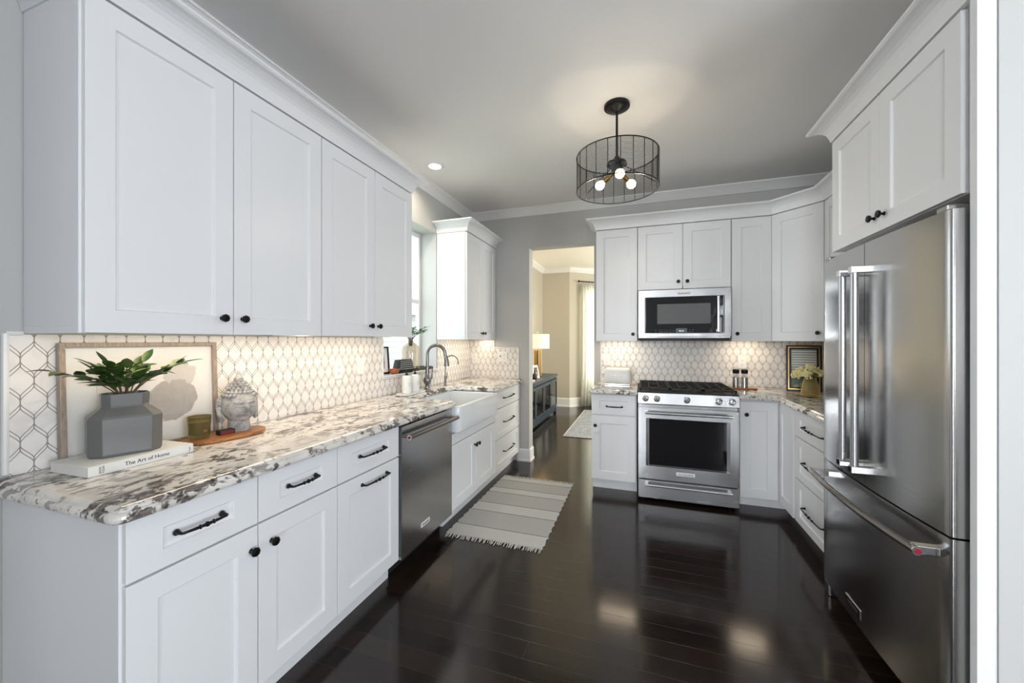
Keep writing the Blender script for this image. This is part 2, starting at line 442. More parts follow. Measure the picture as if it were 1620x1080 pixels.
# ------------------------------------------------------------------ room shell
XL, XR, YB, ZC = -1.92, 1.65, 4.14, 2.82
WIN = (2.53, 3.36, 1.065, 2.41)
fl = MB().box(-2.14, 4.0, -6.2, 8.9, -.06, 0); struct('floor', fl, 'floor')
struct('ceiling', MB().box(-2.14, 4.0, -6.2, YB+.07, ZC, ZC+.08), 'ceiling')
struct('ceiling_dining', MB().box(-2.14, 2.6, YB+.07, 8.9, ZC, ZC+.08), 'ceiling_din')
# left wall with the sink window hole
wl = MB(); y0, y1, z0, z1 = WIN
wl.box(-2.14, XL, -6.0, y0, 0, ZC).box(-2.14, XL, y1, YB+.14, 0, ZC).box(-2.14, XL, y0, y1, 0, z0).box(-2.14, XL, y0, y1, z1, ZC)
struct('wall_left', wl, 'wall')
# back wall with the opening to the next room
OX0, OX1, OZ = -1.19, -.476, 2.385
wb = MB().box(XL, OX0, YB, YB+.14, 0, ZC).box(OX1, XR+.14, YB, YB+.14, 0, ZC).box(OX0, OX1, YB, YB+.14, OZ, ZC)
struct('wall_back', wb, 'wall')
struct('wall_right', MB().box(XR, XR+.12, 1.60, YB, 0, ZC), 'wall')
# wall end beside the fridge, faces the camera
struct('wall_right_return', MB().box(1.023, 3.7, 1.571, 1.600, 0, ZC), 'wall')
# the room behind the camera
wr = MB()
def wall_with_holes_x(mb, x0, x1, ya, yb, holes, z0=0, z1=ZC):   # wall spanning X with holes (xa, xb, za, zb)
    x = x0
    for xa, xb, za, zb in sorted(holes):
        mb.box(x, xa, ya, yb, z0, z1); mb.box(xa, xb, ya, yb, z0, za); mb.box(xa, xb, ya, yb, zb, z1); x = xb
    mb.box(x, x1, ya, yb, z0, z1)
wall_with_holes_x(wr, -2.14, 3.82, -6.14, -6.0, [(-1.87, -.67, .6, 2.5), (2.3, 3.5, .6, 2.5)])
struct('wall_rear', wr, 'wall')
struct('wall_shade_blocker', MB().box(XL, -.80, -.85, -.73, 0, ZC), 'wall')  # unseen wall added to keep rear daylight off the left end panels
ws = MB().box(3.7, 3.82, -6.0, -1.95, 0, ZC).box(3.7, 3.82, -.05, 1.6, 0, ZC).box(3.7, 3.82, -1.95, -.05, 0, .6).box(3.7, 3.82, -1.95, -.05, 2.5, ZC)
struct('wall_side', ws, 'wall')
# next room
struct('wall_dining_left', MB().box(-2.07, -1.95, YB+.14, 7.9, 0, ZC), 'wall_din')
struct('wall_dining_far', MB().box(-2.07, -1.386, 7.77, 7.9, 0, ZC), 'wall_din')
th = math.radians(42)
dv = Vector((math.cos(th), math.sin(th)))
def bayseg(mb, t0, t1, z0, z1):
    a = Vector((-1.386, 7.77))+dv*t0; b = Vector((-1.386, 7.77))+dv*t1; nn = Vector((-dv.y, dv.x))*.12
    mb.prism([tuple(a), tuple(b), tuple(b+nn), tuple(a+nn)], z0, z1)
bw = MB(); bayseg(bw, 0, .34, 0, ZC); bayseg(bw, .34, 1.2, 2.45, ZC); bayseg(bw, .34, 1.2, 0, .5); bayseg(bw, 1.2, 1.4, 0, ZC)
struct('wall_dining_bay', bw, 'wall_din')
e = Vector((-1.386, 7.77))+dv*1.4
struct('wall_dining_end', MB().box(e.x, 2.6, e.y, e.y+.12, 0, ZC), 'wall_din')
wd = MB().box(2.48, 2.6, YB+.14, 5.1, 0, ZC).box(2.48, 2.6, 7.3, 8.9, 0, ZC).box(2.48, 2.6, 5.1, 7.3, 0, .5).box(2.48, 2.6, 5.1, 7.3, 2.45, ZC)
struct('wall_dining_right', wd, 'wall_din')

# ceiling crown mouldings
CR = [(0, 2.742), (.012, 2.742), (.018, 2.752), (.05, 2.785), (.075, 2.806), (.082, 2.808), (.082, ZC), (0, ZC)]
o = sweep('trim_1', 'trim', [(XL, -6.0), (XL, YB), (XR, YB), (XR, 1.6)], CR, 1); o['kind'] = 'structure'
CD = [(0, 2.735), (.012, 2.735), (.025, 2.75), (.07, 2.792), (.08, 2.796), (.08, ZC), (0, ZC)]
o = sweep('trim_2', 'trim', [(-1.95, YB+.14), (-1.95, 7.77), (-1.386, 7.77), (e.x, e.y), (2.48, e.y)], CD, 1); o['kind'] = 'structure'
# baseboards
BB = [(0, 0), (.022, 0), (.022, .02), (.014, .028), (.014, .125), (.006, .14), (0, .14)]
o = sweep('baseboard_back', 'trim', [(-1.325, YB), (OX0, YB), (OX0, YB+.14)], BB, 1); o['kind'] = 'structure'
o = sweep('baseboard_opening', 'trim', [(OX1, YB+.14), (OX1, YB), (-.435, YB)], BB, 1); o['kind'] = 'structure'
o = sweep('baseboard_dining', 'trim', [(-1.95, YB+.14), (-1.95, 7.77), (-1.386, 7.77), (e.x, e.y), (2.48, e.y)], [(a*1.2, b*1.3) for a, b in BB], 1); o['kind'] = 'structure'

# sink window
wf = thing('window_1', 'white framed window above the sink', 'window'); del wf['label']; del wf['category']; wf['kind'] = 'structure'
y0, y1, z0, z1 = WIN
f = MB(); x = -2.13
f.box(x, x+.035, y0, y0+.035, z0, z1).box(x, x+.035, y1-.035, y1, z0, z1).box(x, x+.035, y0+.035, y1-.035, z0, z0+.04).box(x, x+.035, y0+.035, y1-.035, z1-.04, z1).box(x, x+.03, y0+.035, y1-.035, 1.72, 1.755)
f.build('window_frame', 'trim', wf, .002)
MB().box(x+.012, x+.016, y0+.035, y1-.035, z0+.04, z1-.04).build('window_pane', 'pane', wf)
MB().box(-2.095, XL+.022, y0, y1, z0-.0, z0+.012).build('window_sill', 'marble', wf, .002)
def rear_window(name, kind, loc, rz, w=1.7, h=1.9, zb=.6):
    r = thing(name, '', ''); del r['label']; del r['category']; r['kind'] = 'structure'; r.location = loc; r.rotation_euler = (0, 0, rz)
    f = MB(); t = .06
    f.box(0, t, -.03, .03, zb, zb+h).box(w-t, w, -.03, .03, zb, zb+h).box(t, w-t, -.03, .03, zb, zb+t).box(t, w-t, -.03, .03, zb+h-t, zb+h).box(w/2-.02, w/2+.02, -.02, .02, zb+t, zb+h-t).box(t, w-t, -.02, .02, zb+h/2-.02, zb+h/2+.02)
    f.build('window_frame', 'trim', r)
rear_window('window_2', 0, (-1.87, -6.03, 0), 0, 1.2); rear_window('window_3', 0, (2.3, -6.03, 0), 0, 1.2)
rear_window('window_4', 0, (3.73, -1.95, 0), PI/2, 1.9); rear_window('window_5', 0, (2.5, 5.1, 0), PI/2, 2.2, 1.95, .5)
# outside
struct('ground', MB().box(-14, -2.15, -8, 20, -.5, -.4), 'grass')
nh = thing('neighbouring_house', 'white clapboard house outside the kitchen window', 'house', (-8, 9, -.4))
MB().box(-3, 2.2, -3.5, 6, 0, 2.45).build('wall', 'siding', nh)
MB().add([(-3.3,-3.8,2.4),(2.5,-3.8,2.4),(2.5,6.3,2.4),(-3.3,6.3,2.4),(-.4,-3.8,4.2),(-.4,6.3,4.2)], [(0,1,4),(3,5,2),(1,2,5,4),(0,4,5,3),(0,3,2,1)]).build('roof', 'wall', nh)

# ------------------------------------------------------------------ cabinet parts
def shaker(mb, x0, x1, z0, z1, rx=.072, rz=.072, t=.02, dep=.009, y=0.0):
    """door / drawer front occupying y-t .. y (front faces -y)"""
    yf, yb, yp = y-t, y, y-t+dep
    o = [(x0,z0),(x1,z0),(x1,z1),(x0,z1)]; i = [(x0+rx,z0+rz),(x1-rx,z0+rz),(x1-rx,z1-rz),(x0+rx,z1-rz)]
    j = [(x0+rx+.004,z0+rz+.004),(x1-rx-.004,z0+rz+.004),(x1-rx-.004,z1-rz-.004),(x0+rx+.004,z1-rz-.004)]
    vs = [(a,yb,b) for a,b in o]+[(a,yf,b) for a,b in o]+[(a,yf,b) for a,b in i]+[(a,yp,b) for a,b in j]
    fs = [(3,2,1,0)]
    for k in range(4):
        l = (k+1) % 4
        fs += [(k,l,4+l,4+k),(4+k,4+l,8+l,8+k),(8+k,8+l,12+l,12+k)]
    fs.append((12,13,14,15))
    return mb.add(vs, fs)
KNOB = [(.0085, 0), (.0085, .002), (.0055, .006), (.0055, .012), (.010, .016), (.0155, .019), (.0165, .024), (.0145, .028), (.008, .030)]
def knob(parent, x, z, y=-.02):
    return MB().lathe(KNOB, (x, y, z), '-y', 8, False).build('knob', 'black', parent)
def pull(parent, xc, z, L=.13, y=-.02):
    h = L/2; pts = []; rad = []
    for k in range(5):
        a = k/4; pts.append((-h, -.003-.022*a, 0.0)); rad.append(.0075-.0035*a)
    mid = [(-.93,.0045),(-.8,.004),(-.6,.0045),(-.42,.0050),(-.34,.0050),(-.30,.0078),(-.26,.0048),(-.12,.0052),(-.06,.0058),(-.03,.0085),(0,.0060),(.03,.0085),(.06,.0058),(.12,.0052),(.26,.0048),(.30,.0078),(.34,.0050),(.42,.0050),(.6,.0045),(.8,.004),(.93,.0045)]
    for t, r in mid: pts.append((h*t, -.027-.005*(1-t*t), 0)); rad.append(r)
    for k in range(5):
        a = 1-k/4; pts.append((h, -.003-.022*a, 0)); rad.append(.0075-.0035*a)
    m = MB().tube(pts, rad, 8); m.lathe([(.0095, 0), (.0095, .003), (.006, .006)], (-h, 0, 0), '-y', 12); m.lathe([(.0095, 0), (.0095, .003), (.006, .006)], (h, 0, 0), '-y', 12)
    m.xform(T(xc, y, z)); return m.build('handle', 'black', parent)
G = .0022
def door(root, x0, x1, z0, z1, kx=None, kz=None, pullc=None, rx=.072, rz=.072, name='door'):
    d = shaker(MB(), x0+G, x1-G, z0+G, z1-G, rx, rz).build(name, 'white', root, .0012, 1)
    if kx is not None: knob(d, kx, kz)
    if pullc is not None: pull(d, pullc[0], pullc[1], pullc[2] if len(pullc) > 2 else .13)
    return d
RL = PI/2; RR = -PI/2
def base_cab(name, label, loc, rz, w, depth=.59, toe=.075, end=None, group=None, top=.875, toeh=.105, mold=False):
    r = thing(name, label, 'cabinet', loc, rz, group)
    b = MB().box(0, w, 0, depth, toeh, top)
    if end == 'left': b.box(0, .02, 0, depth, 0, toeh)
    b.build('body', 'white', r, .001, 1)
    k = MB().box(.0 if end != 'left' else .02, w, toe, depth, 0, toeh)
    k.build('toe_kick', 'white', r, .001, 1)
    if mold:
        sweep('base_moulding', 'white', [(.022 if end == 'left' else 0, toe), (w, toe)], [(.0, 0), (.022, 0), (.022, .045), (.010, .06), (.010, .085), (.018, .095), (.018, .103), (.0, .103)], 1, r)
    return r

# left run: fronts face +X at X=-1.30 (body face X=-1.32)
FX = -1.32
c1 = base_cab('base_cabinet', 'white double-door base cabinet with two drawers at the near end of the long counter', (FX, .637, 0), RL, .758, end='left', mold=True)
for i in (0, 1):
    x0 = i*.379; xx0, xx1 = (x0+.004 if i == 0 else x0), x0+.379
    door(c1, xx0, xx1, .700, .872, pullc=(.188 + i*.380, .789), rx=.085, rz=.052, name='drawer')
door(c1, .004, .379, .112, .697, .352, .615); door(c1, .379, .758, .112, .697, .430, .615)
c2 = base_cab('base_cabinet', 'white single-door base cabinet with pull handles beside the dishwasher', (FX, 1.395, 0), RL, .463, mold=True)
door(c2, 0, .463, .700, .872, pullc=(.235, .789, .18), rx=.088, rz=.052, name='drawer')
door(c2, 0, .463, .112, .697, pullc=(.255, .645, .19))
# sink cabinet
c3 = base_cab('sink_cabinet', 'white two-door cabinet under the farmhouse sink', (FX, 2.492, 0), RL, .868, top=.675, mold=True)
fr = MB().box(0, .868, -.019, 0, .595, .672); fr.build('apron_rail', 'white', c3, .002)
door(c3, 0, .434, .112, .592, .405, .500); door(c3, .434, .868, .112, .592, .463, .500)
fs0 = MB().box(-1.60, FX+.019, 3.304, 3.358, .677, .874).build('filler_strip', 'white', None, .001); tag(fs0, 'narrow white filler strip between the sink apron and the top drawer', 'panel')
c4 = base_cab('drawer_cabinet', 'white three-drawer cabinet between the sink and the back wall', (FX, 3.362, 0), RL, .768, mold=True)
for za, zb in ((.697, .872), (.403, .694), (.112, .400)):
    door(c4, 0, .768, za, zb, pullc=(.38, (za+zb)/2, .30), rx=.09, rz=.052, name='drawer')

# back run: fronts face -Y at Y=3.53 (body face 3.55)
BY = 3.55
c5 = base_cab('base_cabinet', 'small white cabinet with one drawer and door left of the range', (-.43, BY, 0), 0, .39, depth=.585)
door(c5, 0, .385, .690, .870, pullc=(.20, .765, .13), rx=.068, rz=.052, name='drawer')
d = door(c5, 0, .385, .108, .684, .036, .592)
lock = MB().box(.016, .062, -.034, -.02, .518, .548); lock.box(.028, .05, -.040, -.034, .525, .541)
lock.build('child_lock', 'plastic', d, .004)
c6 = thing('corner_cabinet', 'white corner base cabinet with folding door right of the range', 'cabinet', (.745, BY, 0))
MB().prism([(0,0),(.295,0),(.295,-.352),(.895,-.352),(.895,.585),(0,.585)], .105, .875).build('body', 'white', c6, .001)
MB().prism([(0,.075),(.37,.075),(.37,-.352),(.895,-.352),(.895,.585),(0,.585)], 0, .105).build('toe_kick', 'white', c6, .001)
door(c6, .006, .273, .092, .866, .05, .761)
d = MB(); shaker(d, .0+.004, .300, .092, .866, .062, .072); d.xform(T(.295, -.02, 0) @ Matrix.Rotation(-PI/2, 4, 'Z')).build('door', 'white', c6, .0012)
c7 = base_cab('drawer_cabinet', 'white three-drawer cabinet between the corner and the fridge', (1.04, 3.196, 0), RR, .660, depth=.60)
for za, zb in ((.690, .868), (.400, .686), (.098, .396)):
    door(c7, 0, .655, za, zb, pullc=(.33, (za+zb)/2, .30), rx=.085, rz=.052, name='drawer')

# upper cabinets
def upper(name, label, loc, rz, w, z0, z1, depth, doors, group=None):
    r = thing(name, label, 'cabinet', loc, rz, group)
    b = MB().box(0, w, 0, depth, z0+.024, z1).box(0, .018, 0, depth, z0+.001, z0+.024).box(w-.018, w, 0, depth, z0+.001, z0+.024); b.build('body', 'white', r, .001, 1)
    for (x0, x1, kx) in doors: door(r, x0, x1, z0, z1-.004, kx, z0+.067)
    return r
UX = -1.61; UD = .305
u1 = upper('wall_cabinet', 'tall white double-door wall cabinet nearest the camera, above the leaning print', (UX, .683, 0), RL, .912, 1.376, 2.425, UD, [(.004, .453, .405), (.453, .912, .488)])
u2 = upper('wall_cabinet', 'white double-door wall cabinet just before the sink window', (UX, 1.597, 0), RL, .838, 1.376, 2.425, UD, [(0, .424, .376), (.424, .838, .452)])
u3 = upper('wall_cabinet', 'narrow white double-door wall cabinet in the corner past the sink window', (UX, 3.365, 0), RL, .765, 1.36, 2.405, UD, [(.004, .385, .353), (.385, .765, .417)])
UY = 3.83
u4 = upper('wall_cabinet', 'white single-door wall cabinet left of the microwave', (-.42, UY, 0), 0, .383, 1.345, 2.42, .305, [(0, .383, .343)])
u5 = upper('wall_cabinet', 'short white double-door cabinet above the microwave', (-.034, UY, 0), 0, .777, 1.822, 2.42, .305, [(0, .387, .350), (.390, .777, .425)])
u6 = upper('wall_cabinet', 'narrow white single-door wall cabinet right of the microwave', (.748, UY, 0), 0, .305, 1.345, 2.42, .305, [(0, .303, .040)])
u7 = thing('corner_wall_cabinet', 'white diagonal corner wall cabinet above the yellow flowers', 'cabinet', (1.055, UY, 0))
MB().prism([(0,0),(.285,-.285),(.59,-.285),(.59,.305),(0,.305)], 1.369, 2.42).build('body', 'white', u7, .001)
d = MB(); L = .285*math.sqrt(2); shaker(d, .012, L-.012, 1.347, 2.415, .072, .072)
d.xform(Matrix.Rotation(-PI/4, 4, 'Z')); dd = d.build('door', 'white', u7, .0012)
k = MB().lathe(KNOB, (L-.045, -.02, 1.412), '-y', 8, False); k.xform(Matrix.Rotation(-PI/4, 4, 'Z')); k.build('knob', 'black', dd)
u8 = upper('wall_cabinet', 'white wall cabinet tucked between the diagonal corner cabinet and the fridge', (1.34, 3.54, 0), RR, 1.0, 1.347, 2.42, .30, [(0, .5, .46), (.5, 1.0, .54)])
u9 = thing('fridge_cabinet', 'white double-door cabinet above the refrigerator', 'cabinet', (.997, 2.53, 0), RR)
MB().box(0, .925, 0, .65, 1.828, 2.425).build('body', 'white', u9, .001)
shaker(MB(), .004, .440, 1.829, 2.420).build('door', 'white', u9, .0012); shaker(MB(), .443, .890, 1.829, 2.420).build('door', 'white', u9, .0012)
dz = [c for c in u9.children if c.name.startswith('door')]
knob(dz[0], .405, 1.893); knob(dz[1], .478, 1.893)
pn = tag(MB().box(.976, 1.022, 1.575, 1.603, 0, 2.425).build('end_panel', 'white', None, .001), 'tall narrow white end panel beside the refrigerator', 'panel')

# crown on the cabinets: swept cove
def crown(name, label, path, z, side=1, h=.098, p=.088):
    prof = [(-.02, z), (.004, z), (.006, z+.01)] + [(.010+(p-.018)*(1-math.cos(a)), z+.014+(h-.030)*math.sin(a)) for a in [PI/2*k/6 for k in range(1, 7)]] + [(p, z+h-.010), (p, z+h), (-.02, z+h)]
    o = sweep(name, 'white', path, prof, side); return tag(o, label, 'moulding')
crown('cabinet_crown', 'white crown moulding above the long row of wall cabinets', [(XL+.003, .683), (UX+.02, .683), (UX+.02, 2.435), (XL+.003, 2.435)], 2.425, 1)
crown('cabinet_crown', 'white crown moulding on the corner wall cabinet past the sink window', [(XL+.003, 3.365), (UX+.02, 3.365), (UX+.02, 4.135)], 2.407, 1)
crown('cabinet_crown', 'white crown moulding above the microwave wall cabinets', [(-.42, YB-.003), (-.42, 3.81), (1.05, 3.81), (1.325, 3.535), (1.325, 2.64)], 2.422, 1)
crown('cabinet_crown', 'white crown moulding above the refrigerator cabinet', [(XR-.003, 2.533), (.977, 2.533), (.977, 1.572), (1.023, 1.572)], 2.427, 1)

# ------------------------------------------------------------------ worktops
def worktop(name, label, poly, prof_edges, z0=.877, z1=.920, loc=(0,0,0)):
    prof = [(.016, z0), (.006, z0+.003), (.001, z0+.009), (0, z0+.015), (.002, z0+.022), (.008, z0+.028), (.014, z0+.030), (.014, z0+.033), (.017, z0+.038), (.023, z0+.042), (.027, z1)]
    rs = []
    for ins, z in prof:
        rs.append([(x, y, z) for x, y in inset_poly(poly, [ins if e else 0 for e in prof_edges])])
    o = MB().rings(rs, False, True).build(name, 'granite', None)
    return tag(o, label, 'worktop')
def mkpoly(items):
    """items: list of (pt, radius, profiled?) ; profiled applies to the edge leaving the point"""
    n = len(items); pts = []; fl = []
    for i, (p, r, e) in enumerate(items):
        if r:
            arc = round_corner(p, items[i-1][0], items[(i+1) % n][0], r)
            ea = e or items[i-1][2]
            pts += arc; fl += [ea]*(len(arc)-1)+[e]
        else: pts.append(p); fl.append(e)
    return pts, fl
XE = -1.262; XW = XL+.010
p, e_ = mkpoly([((XW, .600), 0, True), ((XE, .600), .035, True), ((XE, 2.512), .032, True), ((-1.70, 2.512), .05, True), ((-1.70, 3.296), .05, True), ((XE, 3.296), .032, True), ((XE, 4.130), 0, False), ((XW, 4.130), 0, False)])
worktop('granite_worktop', 'long white and dark granite worktop along the sink wall', p, e_)
p, e_ = mkpoly([((-.452, 3.492), .02, True), ((-.036, 3.492), 0, False), ((-.036, 4.130), 0, False), ((-.452, 4.130), 0, True)])
worktop('granite_worktop', 'short white and dark granite worktop under the toaster', p, e_)
p, e_ = mkpoly([((.738, 3.492), 0, True), ((.985, 3.492), .03, True), ((.985, 2.538), 0, False), ((1.638, 2.538), 0, False), ((1.638, 4.130), 0, False), ((.738, 4.130), 0, False)])
worktop('granite_worktop', 'L-shaped white and dark granite worktop right of the range', p, e_)

# ------------------------------------------------------------------ backsplash
def tiled(name, label, mb, m):
    return tag(mb.build(name, m, None), label, 'backsplash')
b = MB().box(XL+.0005, XL+.009, .652, 2.515, .921, 1.374).box(XL+.0005, XL+.009, 2.515, 3.375, .921, 1.045).box(XL+.0005, XL+.009, 3.375, 4.129, .921, 1.358)
tiled('tile_backsplash', 'white leaf-shaped marble mosaic backsplash along the sink wall', b, 'tile_y')
b = MB().box(XL+.010, -1.618, YB-.009, YB-.0005, .921, 1.358).box(-1.618, -1.322, YB-.009, YB-.0005, .921, 1.262)
tiled('tile_backsplash', 'small stepped mosaic backsplash with the switch plate beside the doorway', b, 'tile_x')
b = MB().box(-.398, 1.64, YB-.009, YB-.0005, .921, 1.40)
tiled('tile_backsplash', 'white leaf-shaped marble mosaic backsplash behind the range', b, 'tile_x')
b = MB().box(XR-.009, XR-.0005, 2.54, YB-.010, .921, 1.345)
tiled('tile_backsplash', 'mosaic backsplash on the side wall beside the refrigerator', b, 'tile_y')
def pencil(label, segs):
    m = MB()
    for a, c in segs: m.tube([a, c], .0085, 8)
    return tag(m.build('tile_edge_trim', 'marble', None), label, 'trim')
pencil('white marble pencil edging at the near end of the sink wall mosaic', [((XL+.006, .645, .928), (XL+.006, .645, 1.377)), ((XL+.006, .645, 1.377), (XL+.006, .681, 1.377))])
pencil('white marble pencil edging around the lower part of the sink window', [((XL+.006, 2.523, 1.055), (XL+.006, 2.523, 1.367)), ((XL+.006, 2.523, 1.055), (XL+.006, 3.37, 1.055))])
pencil('stepped white marble pencil edging beside the doorway', [((-1.611, YB-.006, 1.27), (-1.611, YB-.006, 1.352)), ((-1.611, YB-.006, 1.268), (-1.316, YB-.006, 1.268)), ((-1.315, YB-.006, .921), (-1.315, YB-.006, 1.268))])
pencil('vertical white marble pencil edging behind the toaster', [((-.405, YB-.006, .921), (-.405, YB-.006, 1.343))])

# outlets and switches
def plate(label, loc, rz, kind, cat='outlet'):
    r = thing('outlet' if kind != 'switch' else 'light_switch', label, cat, loc, rz)
    w = .058 if kind == 'double' else .035
    MB().box(-w, w, -.005, 0, -.058, .058).build('cover_plate', 'plastic', r, .002)
    xs = (-.024, .024) if kind == 'double' else (0,)
    for j, x in enumerate(xs):
        if kind == 'outlet' or (kind == 'double' and j == 1):
            for z in (-.02, .02):
                MB().lathe([(.015, 0), (.015, .002)], (x, -.005, z), '-y', 16).build('socket', 'plastic', r)
                s = MB().box(x-.007, x-.005, -.0085, -.007, z-.001, z+.007).box(x+.005, x+.007, -.0085, -.007, z-.001, z+.007).box(x-.002, x+.002, -.0085, -.007, z-.010, z-.006)
                s.build('slots', 'ink', r)
        else:
            MB().box(x-.005, x+.005, -.012, -.005, -.004, .014).build('toggle', 'ink' if kind == 'double' else 'plastic', r, .001)
    return r
plate('white duplex outlet on the mosaic left of the light switch', (XL+.0095, 2.055, 1.155), RL, 'outlet')
plate('white toggle switch on the mosaic just before the window', (XL+.0095, 2.27, 1.168), RL, 'switch', 'switch')
plate('white outlet in the corner behind the filter tap', (-1.85, YB-.0095, 1.145), 0, 'outlet')
plate('white double switch plate on the stepped mosaic beside the doorway', (-1.505, YB-.0095, 1.168), 0, 'double', 'switch')
plate('white outlet above the toaster', (-.345, YB-.0095, 1.150), 0, 'outlet')
plate('white outlet above the steel grinders', (.897, YB-.0095, 1.145), 0, 'outlet')

# ------------------------------------------------------------------ under-cabinet lights
def led(label, pts_a, pts_b, n, z, parent=None, power=6, wdir='y', face=None):
    r = thing('under_cabinet_light', label, 'light'); z += .022
    a, c = Vector((*pts_a, z)), Vector((*pts_b, z)); d = (c-a)/n
    rail = MB(); u = (c-a).normalized(); s_ = Vector((-u.y, u.x, 0))*.006
    rail.obox((a+c)/2+Vector((0,0,-.002)), (c-a)/2, s_, (0,0,.0018)); rail.build('led_rail', 'plastic', r)
    m = MB()
    for k in range(n):
        p = a+d*(k+.5)-Vector((0,0,.006)); m.obox(p, u*.004, s_*.5, (0,0,.002))
    m.build('led_dots', 'led', r)
    mid = (a+c)/2; L = (c-a).length
    lo = area('led_glow', (mid.x, mid.y, z-.007), (0, 0, math.atan2(u.y, u.x)), L, .09, power, WARM)
    return r
led('dotted warm LED strip under the near row of wall cabinets', (-1.70, .72), (-1.70, 2.40), 68, 1.375, power=3.9)
led('warm LED strip under the corner cabinet past the window', (-1.70, 3.39), (-1.70, 4.11), 28, 1.359, power=1.5)
led('warm LED strip under the cabinet above the toaster', (-.40, 3.95), (-.05, 3.95), 14, 1.345, power=1.0)
led('warm LED strip under the cabinets above the grinders', (.78, 3.95), (1.04, 3.95), 11, 1.345, power=1.0)

# ------------------------------------------------------------------ dishwasher
dw = thing('dishwasher', 'stainless dishwasher under the long worktop beside the sink', 'dishwasher', (FX, 1.864, 0), RL)
MB().box(.004, .618, .01, .56, .10, .868).build('body', 'blackmat', dw)
MB().box(.006, .616, .07, .5, .0, .10).build('toe_kick', 'blackmat', dw)
dd = MB().box(.004, .618, -.030, .009, .105, .862).build('door', 'steel', dw, .003)
h = MB().tube([(.03, -.030, .805), (.03, -.075, .805)], .008, 10).tube([(.594, -.030, .805), (.594, -.075, .805)], .008, 10).tube([(.012, -.078, .805), (.615, -.078, .805)], .013, 14)
h.build('handle', 'nickel', dd)
MB().lathe([(.014, 0), (.014, .004)], (.009, -.078, .805), 'x', 16).build('handle_cap', 'chrome', dd)
MB().lathe([(.009, -.001), (.009, .002)], (.007, -.078, .805), 'x', 16).build('handle_medallion', 'red', dd)
MB().box(.208, .308, -.033, -.030, .196, .224).build('badge', 'plastic', dd, .001)
text('badge_lettering', 'KitchenAid', .017, 'ink', dd, T(.258, -.0335, .210) @ FRONT)

# ------------------------------------------------------------------ farmhouse sink
sk = thing('farmhouse_sink', 'white fireclay apron-front sink set into the granite worktop', 'sink', (-1.24, 2.50, 0), RL)
SW, SD = .80, .50
def rrect(x0, x1, y0, y1, r, n=5):
    pts = []
    c = [((x0, y0), (x0, y1), (x1, y0)), ((x1, y0), (x0, y0), (x1, y1)), ((x1, y1), (x1, y0), (x0, y1)), ((x0, y1), (x1, y1), (x0, y0))]
    for p, a, b_ in c: pts += round_corner(p, a, b_, r, n)
    return pts
rs = []
for ins, z, r in ((.012, .683, .03), (.002, .69, .04), (0, .70, .04), (0, .862, .04), (.002, .872, .04), (.008, .876, .036)):
    rs.append([(x, y, z) for x, y in rrect(ins, SW-ins, ins, SD, r)])
for ins, z, r in ((.024, .876, .03), (.030, .872, .03), (.034, .70, .04), (.05, .69, .04)):
    rs.append([(x, y, z) for x, y in rrect(ins, SW-ins, ins, SD-ins*.6, r)])
MB().rings(rs, True, True).build('basin', 'porcelain', sk, .002)
MB().lathe([(.045, 0), (.045, .004), (.03, .005)], (.4, .28, .690), 'z', 24).build('drain', 'chrome', sk)

# faucet
def arc(c, r, a0, a1, n, f): return [f(c, r, a0+(a1-a0)*k/n) for k in range(n+1)]
fa = thing('kitchen_faucet', 'tall brushed nickel gooseneck pull-down faucet behind the sink', 'faucet', (-1.795, 2.985, .9205), 0)
MB().lathe([(.030, 0), (.030, .006), (.022, .012), (.019, .03), (.022, .045), (.031, .062), (.035, .080), (.031, .098), (.021, .112), (.023, .118), (.018, .126), (.0175, .15), (.0165, .20), (.020, .202), (.020, .206), (.0135, .21)], n=24).build('base', 'nickel', fa)
R = .074
pts = [(0, 0, .205), (0, 0, .27), (0, 0, .315)] + [(R-R*math.cos(a), .35*(R-R*math.cos(a)), .315+R*math.sin(a)) for a in [PI*k/16 for k in range(1, 16)]] + [(2*R, .7*R, .315), (2*R+.006, .7*R+.002, .285)]
MB().tube(pts, .0145, 14).build('spout', 'nickel', fa)
MB().tube([(2*R+.005, .7*R+.002, .295), (2*R+.008, .7*R+.003, .27), (2*R+.012, .7*R+.004, .25), (2*R+.014, .7*R+.004, .205)], [.016, .020, .021, .024], 14).build('spray_head', 'nickel', fa)
MB().tube([(.005, .02, .085), (.01, .05, .095), (.012, .058, .12), (.015, .063, .175), (.016, .064, .20)], [.011, .010, .008, .0055, .009], 10).build('lever', 'nickel', fa)
ff = thing('filter_faucet', 'slim curved nickel water filter tap right of the main faucet', 'faucet', (-1.80, 3.325, .9205), 0)
MB().lathe([(.017, 0), (.017, .004), (.011, .008), (.011, .09), (.006, .095)], n=16).build('base', 'nickel', ff)
pts = [(0, 0, .09), (0, 0, .2)] + [(.062-.062*math.cos(a), .2*(.062-.062*math.cos(a)), .225+.062*math.sin(a)) for a in [PI*k/12 for k in range(0, 13)]] + [(.125, .025, .20)]
MB().tube(pts, .006, 10).build('spout', 'nickel', ff)
MB().tube([(.0, .01, .06), (.0, .03, .062), (.0, .033, .075), (0, .034, .12)], .0045, 8).build('lever', 'nickel', ff)

